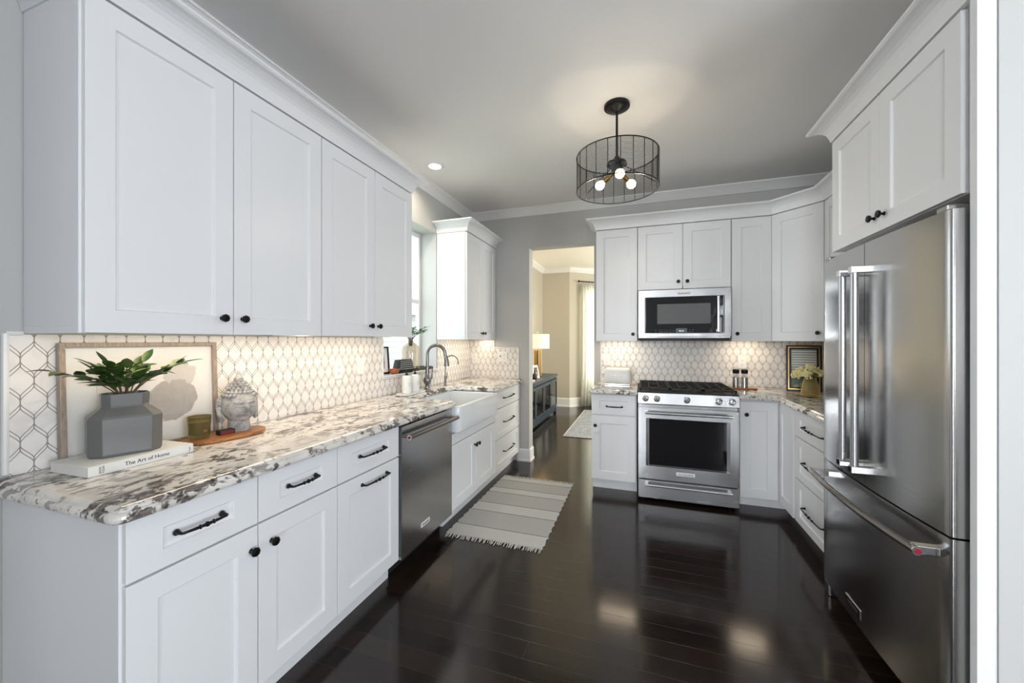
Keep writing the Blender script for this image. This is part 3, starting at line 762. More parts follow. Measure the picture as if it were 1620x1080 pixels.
# ------------------------------------------------------------------ range
rg = thing('gas_range', 'stainless slide-in gas range in the middle of the back wall', 'range', (-.029, 3.45, 0), 0)
RW = .760
MB().box(.003, RW-.003, .045, .675, .05, .905).build('body', 'steel_dark', rg)
for x in (.05, RW-.05): MB().lathe([(.02, 0), (.02, .012), (.012, .014), (.012, .05)], (x, .08, 0), n=12).build('foot', 'blackmat', rg)
MB().box(0, RW, 0, .044, .815, .912).add([(0,-.018,.822),(RW,-.018,.822),(RW,-.008,.912),(0,-.008,.912),(0,0,.815),(RW,0,.815),(RW,0,.912),(0,0,.912)], [(0,1,2,3),(4,5,1,0),(3,2,6,7),(0,3,7,4),(1,5,6,2)]).build('control_panel', 'steel', rg, .002)
for x in (.060, .150, .380, .614, .708):
    kn = MB().lathe([(.027, 0), (.027, .004), (.020, .007), (.0205, .020), (.019, .026), (.012, .028)], (x, -.014, .866), '-y', 24).build('control_knob', 'chrome', rg)
    MB().box(x-.003, x+.003, -.046, -.040, .850, .882).build('grip', 'nickel', kn, .001)
ct = MB().box(-.002, RW+.002, .0, .675, .905, .922).build('cooktop', 'blackmat', rg, .002)
for gx0, gx1 in ((.012, .252), (.258, .502), (.508, .748)):
    g = MB()
    for x in (gx0, gx1-.012): g.box(x, x+.012, .02, .66, .938, .952)
    for y in (.02, .648): g.box(gx0, gx1, y, y+.012, .938, .952)
    for y in (.18, .34, .50): g.box(gx0, gx1, y-.005, y+.005, .940, .952)
    for fx in (.33, .67):
        xm = gx0+(gx1-gx0)*fx; g.box(xm-.005, xm+.005, .02, .66, .940, .952)
    for x in (gx0, gx1-.012):
        for y in (.02, .648): g.box(x, x+.012, y, y+.012, .922, .938)
    g.build('grate', 'blackmat', rg, .001)
for x, y in ((.13, .18), (.13, .5), (.38, .34), (.63, .18), (.63, .5)):
    MB().lathe([(.045, .922), (.045, .930), (.032, .933), (.030, .937), (.02, .938)], (x, y, 0), n=20).build('burner', 'black', rg)
# oven door: frame around a recessed dark window
od = MB(); x0, x1, z0_, z1_ = .002, RW-.002, .190, .790; wx0, wx1, wz0, wz1 = .066, .695, .300, .700; yf = -.012
o4 = [(x0,z0_),(x1,z0_),(x1,z1_),(x0,z1_)]; i4 = [(wx0,wz0),(wx1,wz0),(wx1,wz1),(wx0,wz1)]
vs = [(a,.043,c) for a,c in o4]+[(a,yf,c) for a,c in o4]+[(a,yf,c) for a,c in i4]+[(a+(.022 if a < .4 else -.022),yf+.014,c+(.006 if c < .4 else -.004)) for a,c in i4]
fs = [(3,2,1,0)]
for k in range(4):
    l = (k+1) % 4; fs += [(k,l,4+l,4+k),(4+k,4+l,8+l,8+k),(8+k,8+l,12+l,12+k)]
fs.append((12,13,14,15))
odo = od.add(vs, fs).build('oven_door', 'steel', rg, .002)
MB().box(wx0+.023, wx1-.023, .0005, .004, wz0+.007, wz1-.005).build('oven_window', 'blackgl', odo)
def bar_handle(parent, xa, xb, z, y, r=.011):
    h = MB().tube([(xa, y, z), (xb, y, z)], r, 14)
    for x in (xa+.012, xb-.012): h.box(x-.010, x+.010, y, -.010, z-.008, z+.008)
    h.build('handle', 'chrome', parent, .001)
bar_handle(odo, .058, .702, .752, -.062)
MB().box(.300, .440, -.016, -.012, .240, .268).build('badge', 'plastic', odo, .001)
text('badge_lettering', 'KitchenAid', .024, 'ink', odo, T(.370, -.0165, .2535) @ FRONT)
dr = MB().box(.002, RW-.002, -.012, .043, .030, .178).build('warming_drawer', 'steel', rg, .002)
bar_handle(dr, .058, .702, .150, -.055, .009)

# ------------------------------------------------------------------ microwave
mw = thing('microwave', 'stainless over-the-range microwave with black glass door', 'microwave', (-.030, 3.735, 0), 0)
MB().box(.004, .758, .03, .39, 1.375, 1.812).build('body', 'steel_dark', mw)
MB().box(.01, .752, .012, .37, 1.350, 1.375).build('vent_base', 'blackmat', mw)
x0, x1, z0_, z1_ = 0, .762, 1.388, 1.812; i4 = [(.060,1.418),(.708,1.418),(.708,1.742),(.060,1.742)]; o4 = [(x0,z0_),(x1,z0_),(x1,z1_),(x0,z1_)]
vs = [(a,.03,c) for a,c in o4]+[(a,0,c) for a,c in o4]+[(a,0,c) for a,c in i4]+[(a,.010,c) for a,c in i4]
md = MB().add(vs, fs).build('door', 'steel', mw, .003)
MB().box(.064, .700, -.004, .0095, 1.422, 1.740).build('glass_panel', 'blackgl', md, .001)
MB().box(.165, .600, -.0055, -.004, 1.502, 1.680).build('viewing_window', 'greyglass', md)
MB().box(.320, .412, -.0052, -.004, 1.425, 1.462).build('display', 'clockbg', md)
text('clock_digits', '04:16', .018, 'clock', md, T(.366, -.0055, 1.438) @ FRONT)
kp = MB()
for r_ in range(2):
    for x in (.15, .185, .205, .225, .25, .275, .3, .435, .46, .60): kp.box(x-.006, x+.006, -.0048, -.004, 1.430+r_*.016, 1.434+r_*.016)
kp.build('keypad', 'greyglass', md)
h = MB().tube([(.655, -.045, 1.43), (.655, -.045, 1.735)], .010, 14)
for z in (1.442, 1.723): h.box(.648, .662, -.045, -.003, z-.009, z+.009)
h.build('handle', 'chrome', md, .001)
MB().box(.334, .436, -.003, 0, 1.760, 1.786).build('badge', 'plastic', md, .001)
text('badge_lettering', 'KitchenAid', .020, 'ink', md, T(.385, -.0035, 1.7725) @ FRONT)

# ------------------------------------------------------------------ refrigerator
rf = thing('refrigerator', 'tall stainless French-door refrigerator with bottom freezer', 'refrigerator', (.938, 2.532, 0), RR)
FW = .925
MB().box(.008, FW-.008, .075, .69, .06, 1.765).build('body', 'steel_dark', rf)
def dens(x0, x1, e0, e1):
    def yf(x): q = (x-FW/2)/(FW/2); return -.020*(1-q*q)
    xs = [x0+(x1-x0)*k/16 for k in range(17)]; r = .010
    if e0: xs = [x0+r*(1-math.cos(PI/2*k/5)) for k in range(5)]+[x for x in xs if x > x0+r]
    if e1: xs = [x for x in xs if x < x1-r]+[x1-r*(1-math.cos(PI/2*k/5)) for k in range(4, -1, -1)]
    out = []
    for x in xs:
        y = yf(x)
        if e0 and x-x0 < r: y += r-math.sqrt(max(0, r*r-(r-(x-x0))**2))
        if e1 and x1-x < r: y += r-math.sqrt(max(0, r*r-(r-(x1-x))**2))
        out.append((x, y))
    return out
def bowdoor(x0, x1, z0, z1, e0, e1, m='steel_dark'):
    fr = dens(x0, x1, e0, e1)
    poly = fr+[(x1, .068), (x0, .068)]
    n = len(poly); mb = MB(); nf = len(fr)
    mb.add([(x,y,z0) for x,y in poly]+[(x,y,z1) for x,y in poly], [tuple(range(n-1,-1,-1)), tuple(range(n,2*n))])
    mb.add([(x,y,z0) for x,y in poly]+[(x,y,z1) for x,y in poly], [(k,k+1,n+k+1,n+k) for k in range(nf-1)], True)
    mb.add([(x,y,z0) for x,y in poly]+[(x,y,z1) for x,y in poly], [(k,(k+1)%n,n+(k+1)%n,n+k) for k in range(nf-1,n)])
    return mb
SE = .458
d1 = bowdoor(.006, SE-.002, .725, 1.775, True, False).build('door', 'steel_dark', rf)
d2 = bowdoor(SE+.002, FW-.006, .725, 1.775, False, True).build('door', 'steel_dark', rf)
d3 = bowdoor(.006, FW-.006, .075, .718, True, True).build('freezer_drawer', 'steel_dark', rf)
for dd, x in ((d1, SE-.052), (d2, SE+.052)):
    h = MB().tube([(x, -.078, .815), (x, -.078, 1.645)], .0145, 16)
    h.build('handle', 'steel', dd)
    b = MB()
    pass
    for z in (.805, 1.655): MB().box(x-.016, x+.016, -.094, -.014, z-.014, z+.014).build('handle_bracket', 'chrome', dd, .002)
pts = [(.04+(FW-.08)*k/16, -.070-.030*(1-((k-8)/8)**2), .655) for k in range(17)]
MB().tube(pts, .0135, 14).build('handle', 'nickel', d3)
b = MB()
for x in (.06, FW-.06): MB().box(x-.016, x+.03 if x < .4 else x+.016, -.076, -.004, .642, .668).build('handle_bracket', 'chrome', d3, .002)
MB().lathe([(.0145, -.003), (.0145, .002)], (FW-.035, -.070, .655), 'x', 20).build('handle_cap', 'chrome', d3)
MB().lathe([(.0095, 0), (.0095, .0035)], (FW-.033, -.070, .655), 'x', 20).build('handle_medallion', 'red', d3)
MB().lathe([(.016, 0), (.016, .003)], (FW-.055, -.0765, .655), '-y', 20).build('handle_cap', 'chrome', d3)
MB().lathe([(.0105, 0), (.0105, .0045)], (FW-.055, -.0765, .655), '-y', 20).build('handle_medallion', 'red', d3)
MB().lathe([(.0045, .0045), (.0045, .0055)], (FW-.055, -.0765, .655), '-y', 16).build('medallion_emblem', 'chrome', d3)
MB().box(.295, .428, -.0225, -.012, .118, .160).build('badge', 'chrome', d3, .001)
text('badge_lettering', 'KitchenAid', .019, 'ink', d3, T(.3615, -.0228, .139) @ FRONT)
for x in (.03, FW-.075): MB().box(x, x+.05, .0, .07, 1.776, 1.795).build('hinge_cover', 'steel_dark', rf, .004)
for x in (.012, FW-.075): MB().box(x, x+.06, .0, .075, 0, .073).build('foot', 'plastic' if False else 'steel', rf, .008)

# ------------------------------------------------------------------ pendant light
PX_, PY_ = -.146, 2.482
pl = thing('pendant_light', 'black wire drum pendant light with three glowing bulbs', 'light', (PX_, PY_, 0))
MB().lathe([(.02, 2.775), (.045, 2.785), (.060, 2.790), (.062, 2.800), (.078, 2.803), (.078, ZC-.001)], n=32).build('canopy', 'black', pl)
MB().tube([(0, 0, 2.46), (0, 0, 2.79)], .0075, 12).build('rod', 'black', pl)
hb = MB().lathe([(.012, 2.50), (.018, 2.49), (.018, 2.475), (.010, 2.47), (.058, 2.462), (.062, 2.445), (.036, 2.438), (.034, 2.405), (.022, 2.385), (.006, 2.375)], n=20).build('hub', 'black', pl)
dr_ = MB(); RD = .247; zb, zt = 2.292, 2.500
def circ(r, z, n=64): return [(r*math.cos(2*PI*k/n), r*math.sin(2*PI*k/n), z) for k in range(n)]
dr_.tube(circ(RD, zt), .0035, 6, closed=True); dr_.tube(circ(RD, zb), .0035, 6, closed=True)
for k in range(22):
    a = 2*PI*k/22; dr_.tube([(RD*math.cos(a), RD*math.sin(a), zb), (RD*math.cos(a), RD*math.sin(a), zt)], .0022, 5)
for k in range(3):
    a = 2*PI*k/3+.4; dr_.tube([(.03*math.cos(a), .03*math.sin(a), 2.452), (RD*math.cos(a), RD*math.sin(a), zb+.06)], .0025, 5)
dr_.build('drum_frame', 'black', pl)
wm = MB()
for k in range(1, 26): wm.tube(circ(RD-.001, zb+(zt-zb)*k/26, 48), .0012, 3, closed=True)
wm.build('wire_mesh', 'black', pl)
for a in (math.radians(-78), math.radians(42), math.radians(162)):
    u = Vector((math.cos(a), math.sin(a), -.62)).normalized(); p0 = Vector((0, 0, 2.415))
    MB().tube([p0+u*.02, p0+u*.06, p0+u*.062, p0+u*.098], [.010, .010, .0165, .0165], 12).build('socket', 'brass', pl)
    bb = MB(); q = [p0+u*t for t in (.096, .103, .112, .122, .134, .146, .156, .161)]
    bb.tube(q, [.011, .013, .021, .027, .029, .026, .016, .004], 14).build('bulb', 'bulb', pl)
    point('bulb_glow', Vector((PX_, PY_, 0))+p0+u*.19, 1.9, (1, .84, .62), .03)

dl = thing('recessed_downlight', 'small round lit downlight in the ceiling above the sink run', 'light', (-1.64, 2.85, ZC))
MB().lathe([(.052, -.012), (.070, -.006), (.078, -.001), (.078, 0)], n=32, cap=False).build('trim_ring', 'trim', dl)
MB().lathe([(.052, -.012), (.052, -.010)], n=32).build('lens', 'downlight', dl)
area('downlight_glow', (-1.64, 2.85, ZC-.02), (0, 0, 0), .09, .09, 3.5, (1, .86, .66), math.radians(150))

# ------------------------------------------------------------------ objects on the long counter
CT = .9205
fr = thing('framed_print', 'large oak-framed watercolour print leaning on the near backsplash', 'picture', (-1.869, .752, CT+.001), RL)
lean = math.radians(2.2)
def leaned(mb): return mb.xform(Matrix.Rotation(-lean, 4, 'X'))
w, h = .515, .425
f = MB(); t = .016
f.box(0, t, 0, .022, 0, h).box(w-t, w, 0, .022, 0, h).box(t, w-t, 0, .022, 0, t).box(t, w-t, 0, .022, h-t, h)
leaned(f).build('frame', 'oak', fr, .0015)
leaned(MB().box(t, w-t, .016, .022, t, h-t)).build('mat_board', 'paper', fr)
m_ = MB().box(.10, .445, .0145, .0158, .07, .352); leaned(m_).build('print', 'art', fr)
leaned(MB().box(t, w-t, .008, .010, t, h-t)).build('glazing', 'artglass', fr)

bk = thing('book', 'white hardcover book lying under the grey vase', 'book', (-1.650, .722, CT), RL+math.radians(1.5))
bt = .033
c_ = MB().box(0, .305, 0, .208, 0, .003).box(0, .305, 0, .208, bt-.003, bt).box(0, .305, 0, .004, .003, bt-.003)
c_.build('cover', 'paper', bk, .001)
MB().box(.004, .301, .004, .204, .003, bt-.003).build('pages', 'paper', bk)
text('title_lettering', 'The Art of Home', .0185, 'ink', bk, T(.158, -.0006, bt/2) @ FRONT, .0003)
text('author_lettering', 'SHON\nYOUN', .008, 'ink', bk, T(.033, -.0006, bt/2) @ FRONT @ Matrix.Rotation(PI/2, 4, 'Z'), .0003)
text('publisher_lettering', ')', .02, 'ink', bk, T(.292, -.0006, bt/2) @ FRONT, .0003)
text('cover_lettering', 'The Art of Home', .022, 'groove', bk, T(.07, .16, bt+.0003) @ Matrix.Rotation(0, 4, 'Z'), .0003)

VX, VY = -1.768, .872
vz = CT+bt
va = thing('ceramic_vase', 'angular grey ceramic vase standing on the white book', 'vase', (VX, VY, vz), math.radians(-20))
def octo(hx, hy, c): return [(hx, -hy+c), (hx, hy-c), (hx-c, hy), (-hx+c, hy), (-hx, hy-c), (-hx, -hy+c), (-hx+c, -hy), (hx-c, -hy)]
prof = [(.066, .090, .030, 0), (.069, .095, .032, .01), (.070, .096, .032, .130), (.067, .092, .030, .138), (.045, .063, .021, .166), (.043, .061, .020, .172), (.045, .063, .021, .213), (.041, .059, .019, .2135), (.039, .057, .018, .18)]
MB().rings([[(x, y, z) for x, y in octo(a, b_, c)] for a, b_, c, z in prof], False, True).build('body', 'vasegrey', va, .0025)

def leaf(mb, p, d, L, wd, up=Vector((0, 0, 1)), curl=.15):
    d = d.normalized(); s_ = d.cross(up)
    if s_.length < .05: s_ = d.orthogonal()
    s_.normalize(); n = s_.cross(d).normalized()
    st = [(0, 0), (.15, .55), (.35, .95), (.55, 1), (.75, .72), (.9, .34), (1, 0)]
    vs = []
    for t, w_ in st:
        c = p+d*L*t-n*curl*L*t*t
        vs += [c-s_*wd*w_+n*wd*w_*.25, c, c+s_*wd*w_+n*wd*w_*.25]
    fs = []
    for i in range(len(st)-1):
        a = i*3; fs += [(a, a+1, a+4, a+3), (a+1, a+2, a+5, a+4)]
    mb.add(vs, fs, True)
def sprigs(name, label, loc, n, rng, Lr, leafL, leafW, mleaf, spread, cat='plant', xlim=-.05, nl=5, flat=.5, wscale=1, dirs=None):
    r = thing(name, label, cat, loc); st = MB(); lf = MB()
    for i in range(n):
        a = 2*PI*i/n+rng.uniform(-.3, .3); L = rng.uniform(*Lr); sp = rng.uniform(*spread)
        if dirs and i < len(dirs): a, sp, L = dirs[i]
        d0 = Vector((math.cos(a)*sp*.5, math.sin(a)*sp*.5, 1)).normalized(); d1 = Vector((math.cos(a)*sp, math.sin(a)*sp, flat)).normalized()
        pts = [Vector((math.cos(a)*.012, math.sin(a)*.012, -.06))]; p = Vector((math.cos(a)*.018, math.sin(a)*.018, 0)); pts.append(p.copy())
        for k in range(6):
            d = d0.lerp(d1, k/5); p = p+d*L/6; pts.append(p.copy())
        st.tube(pts, [.0022]*2+[.0018]*3+[.0012]*3, 5)
        for k in range(nl):
            t = .35+.65*k/max(1, nl-1); f = t*6; j = min(6, int(f)); q = pts[1+j].lerp(pts[min(7, 2+j)], f-j) if j < 6 else pts[7]
            td = (pts[min(7, 2+j)]-pts[1+j] if j < 6 else pts[7]-pts[6]).normalized()
            sd = td.cross(Vector((0, 0, 1))); sd = sd.normalized() if sd.length > .05 else Vector((1, 0, 0))
            sg = 1 if k % 2 else -1
            dd_ = td*.8+sd*sg*rng.uniform(.5, 1.1)+Vector((0, 0, rng.uniform(-.35, .45)))
            if k == nl-1: dd_ = td
            leaf(lf, q, dd_, rng.uniform(.8, 1.15)*leafL, rng.uniform(.85, 1.15)*leafW*wscale, Vector((rng.uniform(-.4,.4), rng.uniform(-.4,.4), 1)).normalized(), rng.uniform(-.05, .3))
    for q in (st, lf): q.v = [((x if x > xlim*.5 else xlim*.5+(x-xlim*.5)*.25), y, z) for x, y, z in q.v]
    st.build('stems', 'stem', r); lf.build('foliage', mleaf, r)
    return r
rng = random.Random(11)
sprigs('leafy_greenery', 'glossy green leafy stems standing in the grey vase', (VX, VY, vz+.205), 22, rng, (.06, .135), .064, .0150, 'leaf', (.25, 1.25), nl=6, flat=.55,
       dirs=[(math.radians(-95), 1.9, .19), (math.radians(-70), 1.8, .15), (math.radians(70), 1.6, .20), (math.radians(50), 1.3, .17), (math.radians(95), 1.5, .16)])

# olive wood board (live edge)
bdw = MB(); outl = []
for k in range(28):
    a = 2*PI*k/28; rr = 1+.05*math.sin(3*a+1)+.035*math.sin(5*a); outl.append((.088*rr*math.copysign(abs(math.cos(a))**.75, math.cos(a)), .165*rr*math.copysign(abs(math.sin(a))**.75, math.sin(a))))
wb_ = bdw.rings([[(x*s_, y*s_, z) for x, y in outl] for s_, z in ((.95, 0), (.99, .004), (1, .010), (.97, .016))], False, True).build('serving_board', 'olivewood', None)
wb_.location = (-1.768, 1.238, CT); wb_.rotation_euler = (0, 0, math.radians(-3)); tag(wb_, 'live-edge olive wood board under the stone head and candle', 'board')
BT = CT+.0165
cd = thing('candle', 'olive glass jar candle on the wooden board', 'candle', (-1.795, 1.135, BT))
MB().lathe([(.034, 0), (.036, .004), (.038, .014), (.042, .094), (.039, .094), (.035, .018), (.01, .016)], n=28).build('glass_jar', 'olive', cd)
MB().lathe([(.0335, .019), (.0365, .070), (.012, .068), (.002, .069)], n=28).build('wax', 'wax', cd)
MB().tube([(0, 0, .068), (.001, 0, .080)], .001, 5).build('wick', 'ink', cd)
MB().obox((.040, -.002, .034), (.001, 0, 0), (0, .007, 0), (.0, 0, .005)).build('label', 'brass', cd)
mb_ = thing('matchbox', 'small dark matchbox with red side on the wooden board', 'box', (-1.762, 1.222, BT), math.radians(80))
MB().box(-.030, .030, -.018, .018, 0, .020).build('sleeve', 'blackmat', mb_, .001)
MB().box(-.026, .026, -.0187, -.0181, .003, .017).build('striker', 'matchred', mb_)

# stone head
bh = thing('stone_head', 'carved grey stone head with curled hair and topknot on the board', 'sculpture', (-1.782, 1.298, BT), math.radians(-15))
hd = MB(); NU, NV = 120, 96
HC = Vector((0, 0, .115)); rx, ry, rz_ = .076, .070, .083
def gs(a, b_, c, d, s1, s2): return math.exp(-((a-c)/s1)**2-((b_-d)/s2)**2)
rings = []
for j in range(1, NV):
    v = -PI/2+PI*j/NV; ring = []
    for k in range(NU):
        uu = 2*PI*k/NU
        if uu > PI: uu -= 2*PI
        ce, se = math.cos(v), math.sin(v)
        r = 1.0
        # jaw narrows, cheeks full
        jaw = 1-.13*max(0, -se)**1.5
        y_ = uu; z_ = se
        au = abs(uu)
        f = 0
        f += .24*gs(uu, z_, 0, -.12, .12, .16)+.07*gs(uu, z_, 0, -.23, .20, .08)     # nose
        f += .09*gs(uu, z_, 0, .14, .09, .22)                                         # bridge
        f += -.09*gs(au, z_, .36, .12, .20, .09)                                     # eye sockets
        f += .10*gs(au, z_, .37, .05, .16, .055)                                     # eyelids
        f += -.085*gs(au, z_, .37, -.015+.12*(au-.37)**2, .19, .020)
        f += .075*gs(au, z_, .38, .27-.10*(au-.38)**2*4, .28, .032)                    # brow ridge
        f += .12*gs(uu, z_, 0, -.40, .21, .038)+.12*gs(uu, z_, 0, -.52, .17, .045)  # lips
        f += -.09*gs(uu, z_, 0, -.460, .25, .018)-.04*gs(uu, z_, 0, -.60, .2, .04)
        f += .08*gs(uu, z_, 0, -.75, .22, .13)                                        # chin
        f += .035*gs(au, z_, .62, -.25, .30, .25)                                     # cheeks
        f *= 1.25
        r += f
        ring.append(HC+Vector((rx*r*ce*math.cos(uu)*jaw*1.05, ry*r*ce*math.sin(uu)*jaw, rz_*se*(1+ .03*f))))
    rings.append(ring)
hd.rings(rings, True, True)
hd.lathe([(.048, 0), (.049, .004), (.046, .012), (.043, .03), (.042, .06)], (-.004, 0, 0), n=28)
hd.build('face', 'stone', bh)
hr = MB(); rg2 = random.Random(3)
for j, lat in enumerate((26, 37, 48, 59, 70, 81)):
    la = math.radians(lat); n = max(5, int(30*math.cos(la)))
    for k in range(n):
        uu = 2*PI*(k+.5*(j % 2))/n
        fr_ = math.cos(uu)
        if fr_ > .1 and lat < 30+8*fr_: continue
        p = HC+Vector((rx*1.08*math.cos(la)*math.cos(uu), ry*1.10*math.cos(la)*math.sin(uu), rz_*1.02*math.sin(la)))
        hr.sphere(p, .0088, 10, 8)
for lat in (-5, 8, 18):                     # back of the head
    la = math.radians(lat)
    for k in range(18):
        uu = math.radians(98)+math.radians(164)*k/17
        hr.sphere(HC+Vector((rx*1.04*math.cos(la)*math.cos(uu), ry*1.06*math.cos(la)*math.sin(uu), rz_*1.02*math.sin(la))), .0088, 8, 6)
hr.lathe([(.045, .172), (.043, .190), (.036, .206), (.026, .218), (.018, .222)], (-.006, 0, 0), n=24)
for z, r_ in ((.196, .043), (.208, .036), (.219, .027)):
    n = int(2*PI*r_/.0165)
    for k in range(n): hr.sphere((-.006+r_*math.cos(2*PI*k/n+z*50), r_*math.sin(2*PI*k/n+z*50), z), .0080, 8, 6)
hr.build('hair_curls', 'stone', bh)
MB().lathe([(.017, .222), (.020, .230), (.019, .240), (.013, .248), (.009, .258), (.006, .268), (.002, .274)], (-.006, 0, 0), n=16).tube([(.016, .002+.010*(1-k/16)*math.cos(k*.9), .236+.010*(1-k/16)*math.sin(k*.9)) for k in range(13)], .003, 6).build('topknot', 'stone', bh)
for s_ in (1, -1):
    er = MB().tube([(-.006, s_*.072, .140), (-.014, s_*.077, .148), (-.020, s_*.078, .135), (-.016, s_*.077, .110), (-.010, s_*.075, .080), (-.006, s_*.069, .052), (-.004, s_*.067, .044)], [.005, .007, .009, .009, .0095, .0105, .004], 8)
    er.build('ear', 'stone', bh)

# soap tray and bottles
tr = MB().rings([[(x*s_, y*s_, z) for x, y in rrect(-.055, .055, -.17, .17, .054, 8)] for s_, z in ((.93, 0), (1, .006), (1, .014), (.95, .014), (.93, .010))], False, True).build('marble_tray', 'marble', None)
tr.location = (-1.775, 2.705, CT); tag(tr, 'long white marble tray under the soap bottles', 'tray')
for i, (x, y, lab) in enumerate(((-1.785, 2.655, 'white soap dispenser bottle with grey lettering, nearer of the pair'), (-1.785, 2.775, 'white soap dispenser bottle beside the faucet, farther of the pair'))):
    b_ = thing('soap_dispenser', lab, 'bottle', (x, y, CT+.0105), math.radians(80), 'soap bottles on the marble tray')
    MB().lathe([(.034, 0), (.037, .004), (.037, .122), (.034, .134), (.020, .141), (.014, .143)], n=28).build('body', 'plastic', b_)
    pm = MB().lathe([(.013, .143), (.014, .150), (.010, .158), (.005, .160), (.004, .182), (.009, .184), (.009, .192), (.004, .193)], n=14)
    pm.tube([(0, 0, .188), (.03, 0, .188), (.040, 0, .182)], .004, 8)
    pm.build('pump', 'black', b_)
    text('lettering', 'HAND\nSOAP' if i == 0 else 'DISH\nSOAP', .015, 'groove', b_, T(.0, -.0375, .07) @ FRONT, .0003)

# ------------------------------------------------------------------ things on the window sill
SZ = WIN[2]+.0125
pf = thing('picture_frame', 'black framed photo on the window sill', 'picture', (-2.03, 2.64, SZ), math.radians(62))
q = Matrix.Rotation(math.radians(-8), 4, 'X')
f = MB().box(-.085, -.073, -.01, .006, 0, .225).box(.073, .085, -.01, .006, 0, .225).box(-.073, .073, -.01, .006, 0, .012).box(-.073, .073, -.01, .006, .213, .225); f.xform(q).build('frame', 'black', pf)
MB().box(-.073, .073, -.002, .005, .012, .213).xform(q).build('mat_board', 'paper', pf)
MB().box(-.045, .045, -.0035, -.002, .045, .18).xform(q).build('photograph', 'mono', pf)
MB().lathe([(.02, 0), (.034, .008), (.044, .028), (.046, .042), (.043, .042), (.038, .020), (.01, .010)], n=24).build('copper_bowl', 'terracotta', None).location = (-1.935, 2.70, SZ)
o = bpy.data.objects['copper_bowl']; tag(o, 'small copper bowl in front of the framed photo on the window sill', 'bowl')
bs = thing('basket', 'black perforated basket on the window sill', 'basket', (-1.935, 2.83, SZ), math.radians(80))
def bring(w_, d_, z): return [(-w_, -d_, z), (w_, -d_, z), (w_, d_, z), (-w_, d_, z)]
MB().rings([bring(.075, .034, 0), bring(.088, .040, .03), bring(.070, .032, .112), bring(.064, .027, .112), bring(.080, .033, .03)], False, True).build('body', 'blackmat', bs, .002)
dt = MB()
for r_ in range(5):
    z = .036+.016*r_; hw = .088-.018*(z-.03)/.082; dy = .040-.008*(z-.03)/.082
    for c in range(9):
        x = -hw*.84+hw*1.68*c/8; dt.lathe([(.0036, 0), (.0036, .0012)], (x, -dy-.0002, z), '-y', 8)
dt.build('perforations', 'plastic', bs)
wt = MB().box(-.08, .08, -.05, .05, 0, .018).build('wooden_riser', 'darkwood', None, .004); wt.location = (-1.995, 3.03, SZ); wt.rotation_euler = (0, 0, PI/2); tag(wt, 'dark wooden riser under the glass bottle on the window sill', 'stand')
wt2 = MB().box(-.07, .07, -.045, .045, 0, .016).box(-.07, .07, -.045, -.037, .016, .03).box(-.07, .07, .037, .045, .016, .03).build('wooden_tray', 'darkwood', None, .003); wt2.location = (-1.975, 3.225, SZ); wt2.rotation_euler = (0, 0, PI/2); tag(wt2, 'small dark wooden tray at the far end of the window sill', 'tray')
bv = thing('glass_bottle_vase', 'large translucent glass bottle vase holding green sprigs in the sink window', 'vase', (-1.995, 3.03, SZ+.0185))
MB().lathe([(.060, 0), (.078, .006), (.082, .02), (.082, .175), (.074, .203), (.048, .228), (.026, .240), (.021, .252), (.021, .278), (.025, .282), (.019, .283)], n=36, cap=False).build('bottle', 'amber', bv)
rng = random.Random(5)
sprigs('green_sprigs', 'narrow-leaved green sprigs in the glass bottle on the sill', (-1.995, 3.03, SZ+.285), 20, rng, (.10, .20), .040, .0060, 'leaf2', (.4, 1.5), nl=12, flat=.25)

# ------------------------------------------------------------------ back counter objects
ts = thing('toaster', 'white retro toaster on the short granite counter', 'toaster', (-.222, 3.93, CT))
rs = []
for w_, d_, z, r in ((.118, .070, .012, .03), (.128, .080, .020, .035), (.134, .086, .05, .04), (.130, .083, .120, .04), (.122, .076, .148, .036), (.105, .060, .162, .03), (.085, .042, .166, .02)):
    rs.append([(x, y, z) for x, y in rrect(-w_, w_, -d_, d_, min(r, d_-.002), 6)])
MB().rings(rs, True, True).build('body', 'plastic', ts)
MB().box(-.12, .12, -.072, .072, .0, .014).build('base', 'chrome', ts, .004)
MB().box(-.085, .085, -.012, .012, .1662, .1668).build('bread_slot', 'blackmat', ts)
MB().tube([(-.131, 0, .11), (-.150, 0, .11)], .007, 10).tube([(-.132, .0, .05), (-.148, 0, .05)], .009, 12).build('lever', 'chrome', ts)
text('lettering', 'S  M  E  G', .022, 'chrome', ts, T(0, -.0865, .088) @ FRONT, .0025)
sb = MB().rings([[(x*s_, y*s_, z) for x, y in rrect(-.155, .115, -.045, .045, .044, 8)] for s_, z in ((.95, 0), (1, .005), (.97, .012))], False, True).build('serving_board', 'orangewood', None)
sb.location = (.855, 3.90, CT); tag(sb, 'small orange wooden board under the steel grinders', 'board')
for x, lab in ((.800, 'steel and clear pepper grinder, left one of the pair'), (.868, 'steel and clear salt grinder, right one of the pair')):
    g_ = thing('spice_grinder', lab, 'grinder', (x, 3.905, CT+.0125), 0, 'grinders on the wooden board')
    MB().lathe([(.026, 0), (.026, .090), (.024, .092)], n=24).build('body', 'steel', g_)
    MB().lathe([(.0245, .092), (.0245, .125)], n=24).build('window', 'clear', g_)
    MB().lathe([(.026, .125), (.026, .140), (.028, .145), (.028, .158), (.020, .163), (.004, .164)], n=24).build('cap', 'black', g_)
f2 = thing('framed_print', 'dark antique frame with a striped and green panel leaning in the corner behind the flowers', 'picture', (1.182, 3.90, CT+.001), math.radians(-16))
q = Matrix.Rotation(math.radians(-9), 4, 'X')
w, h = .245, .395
f = MB()
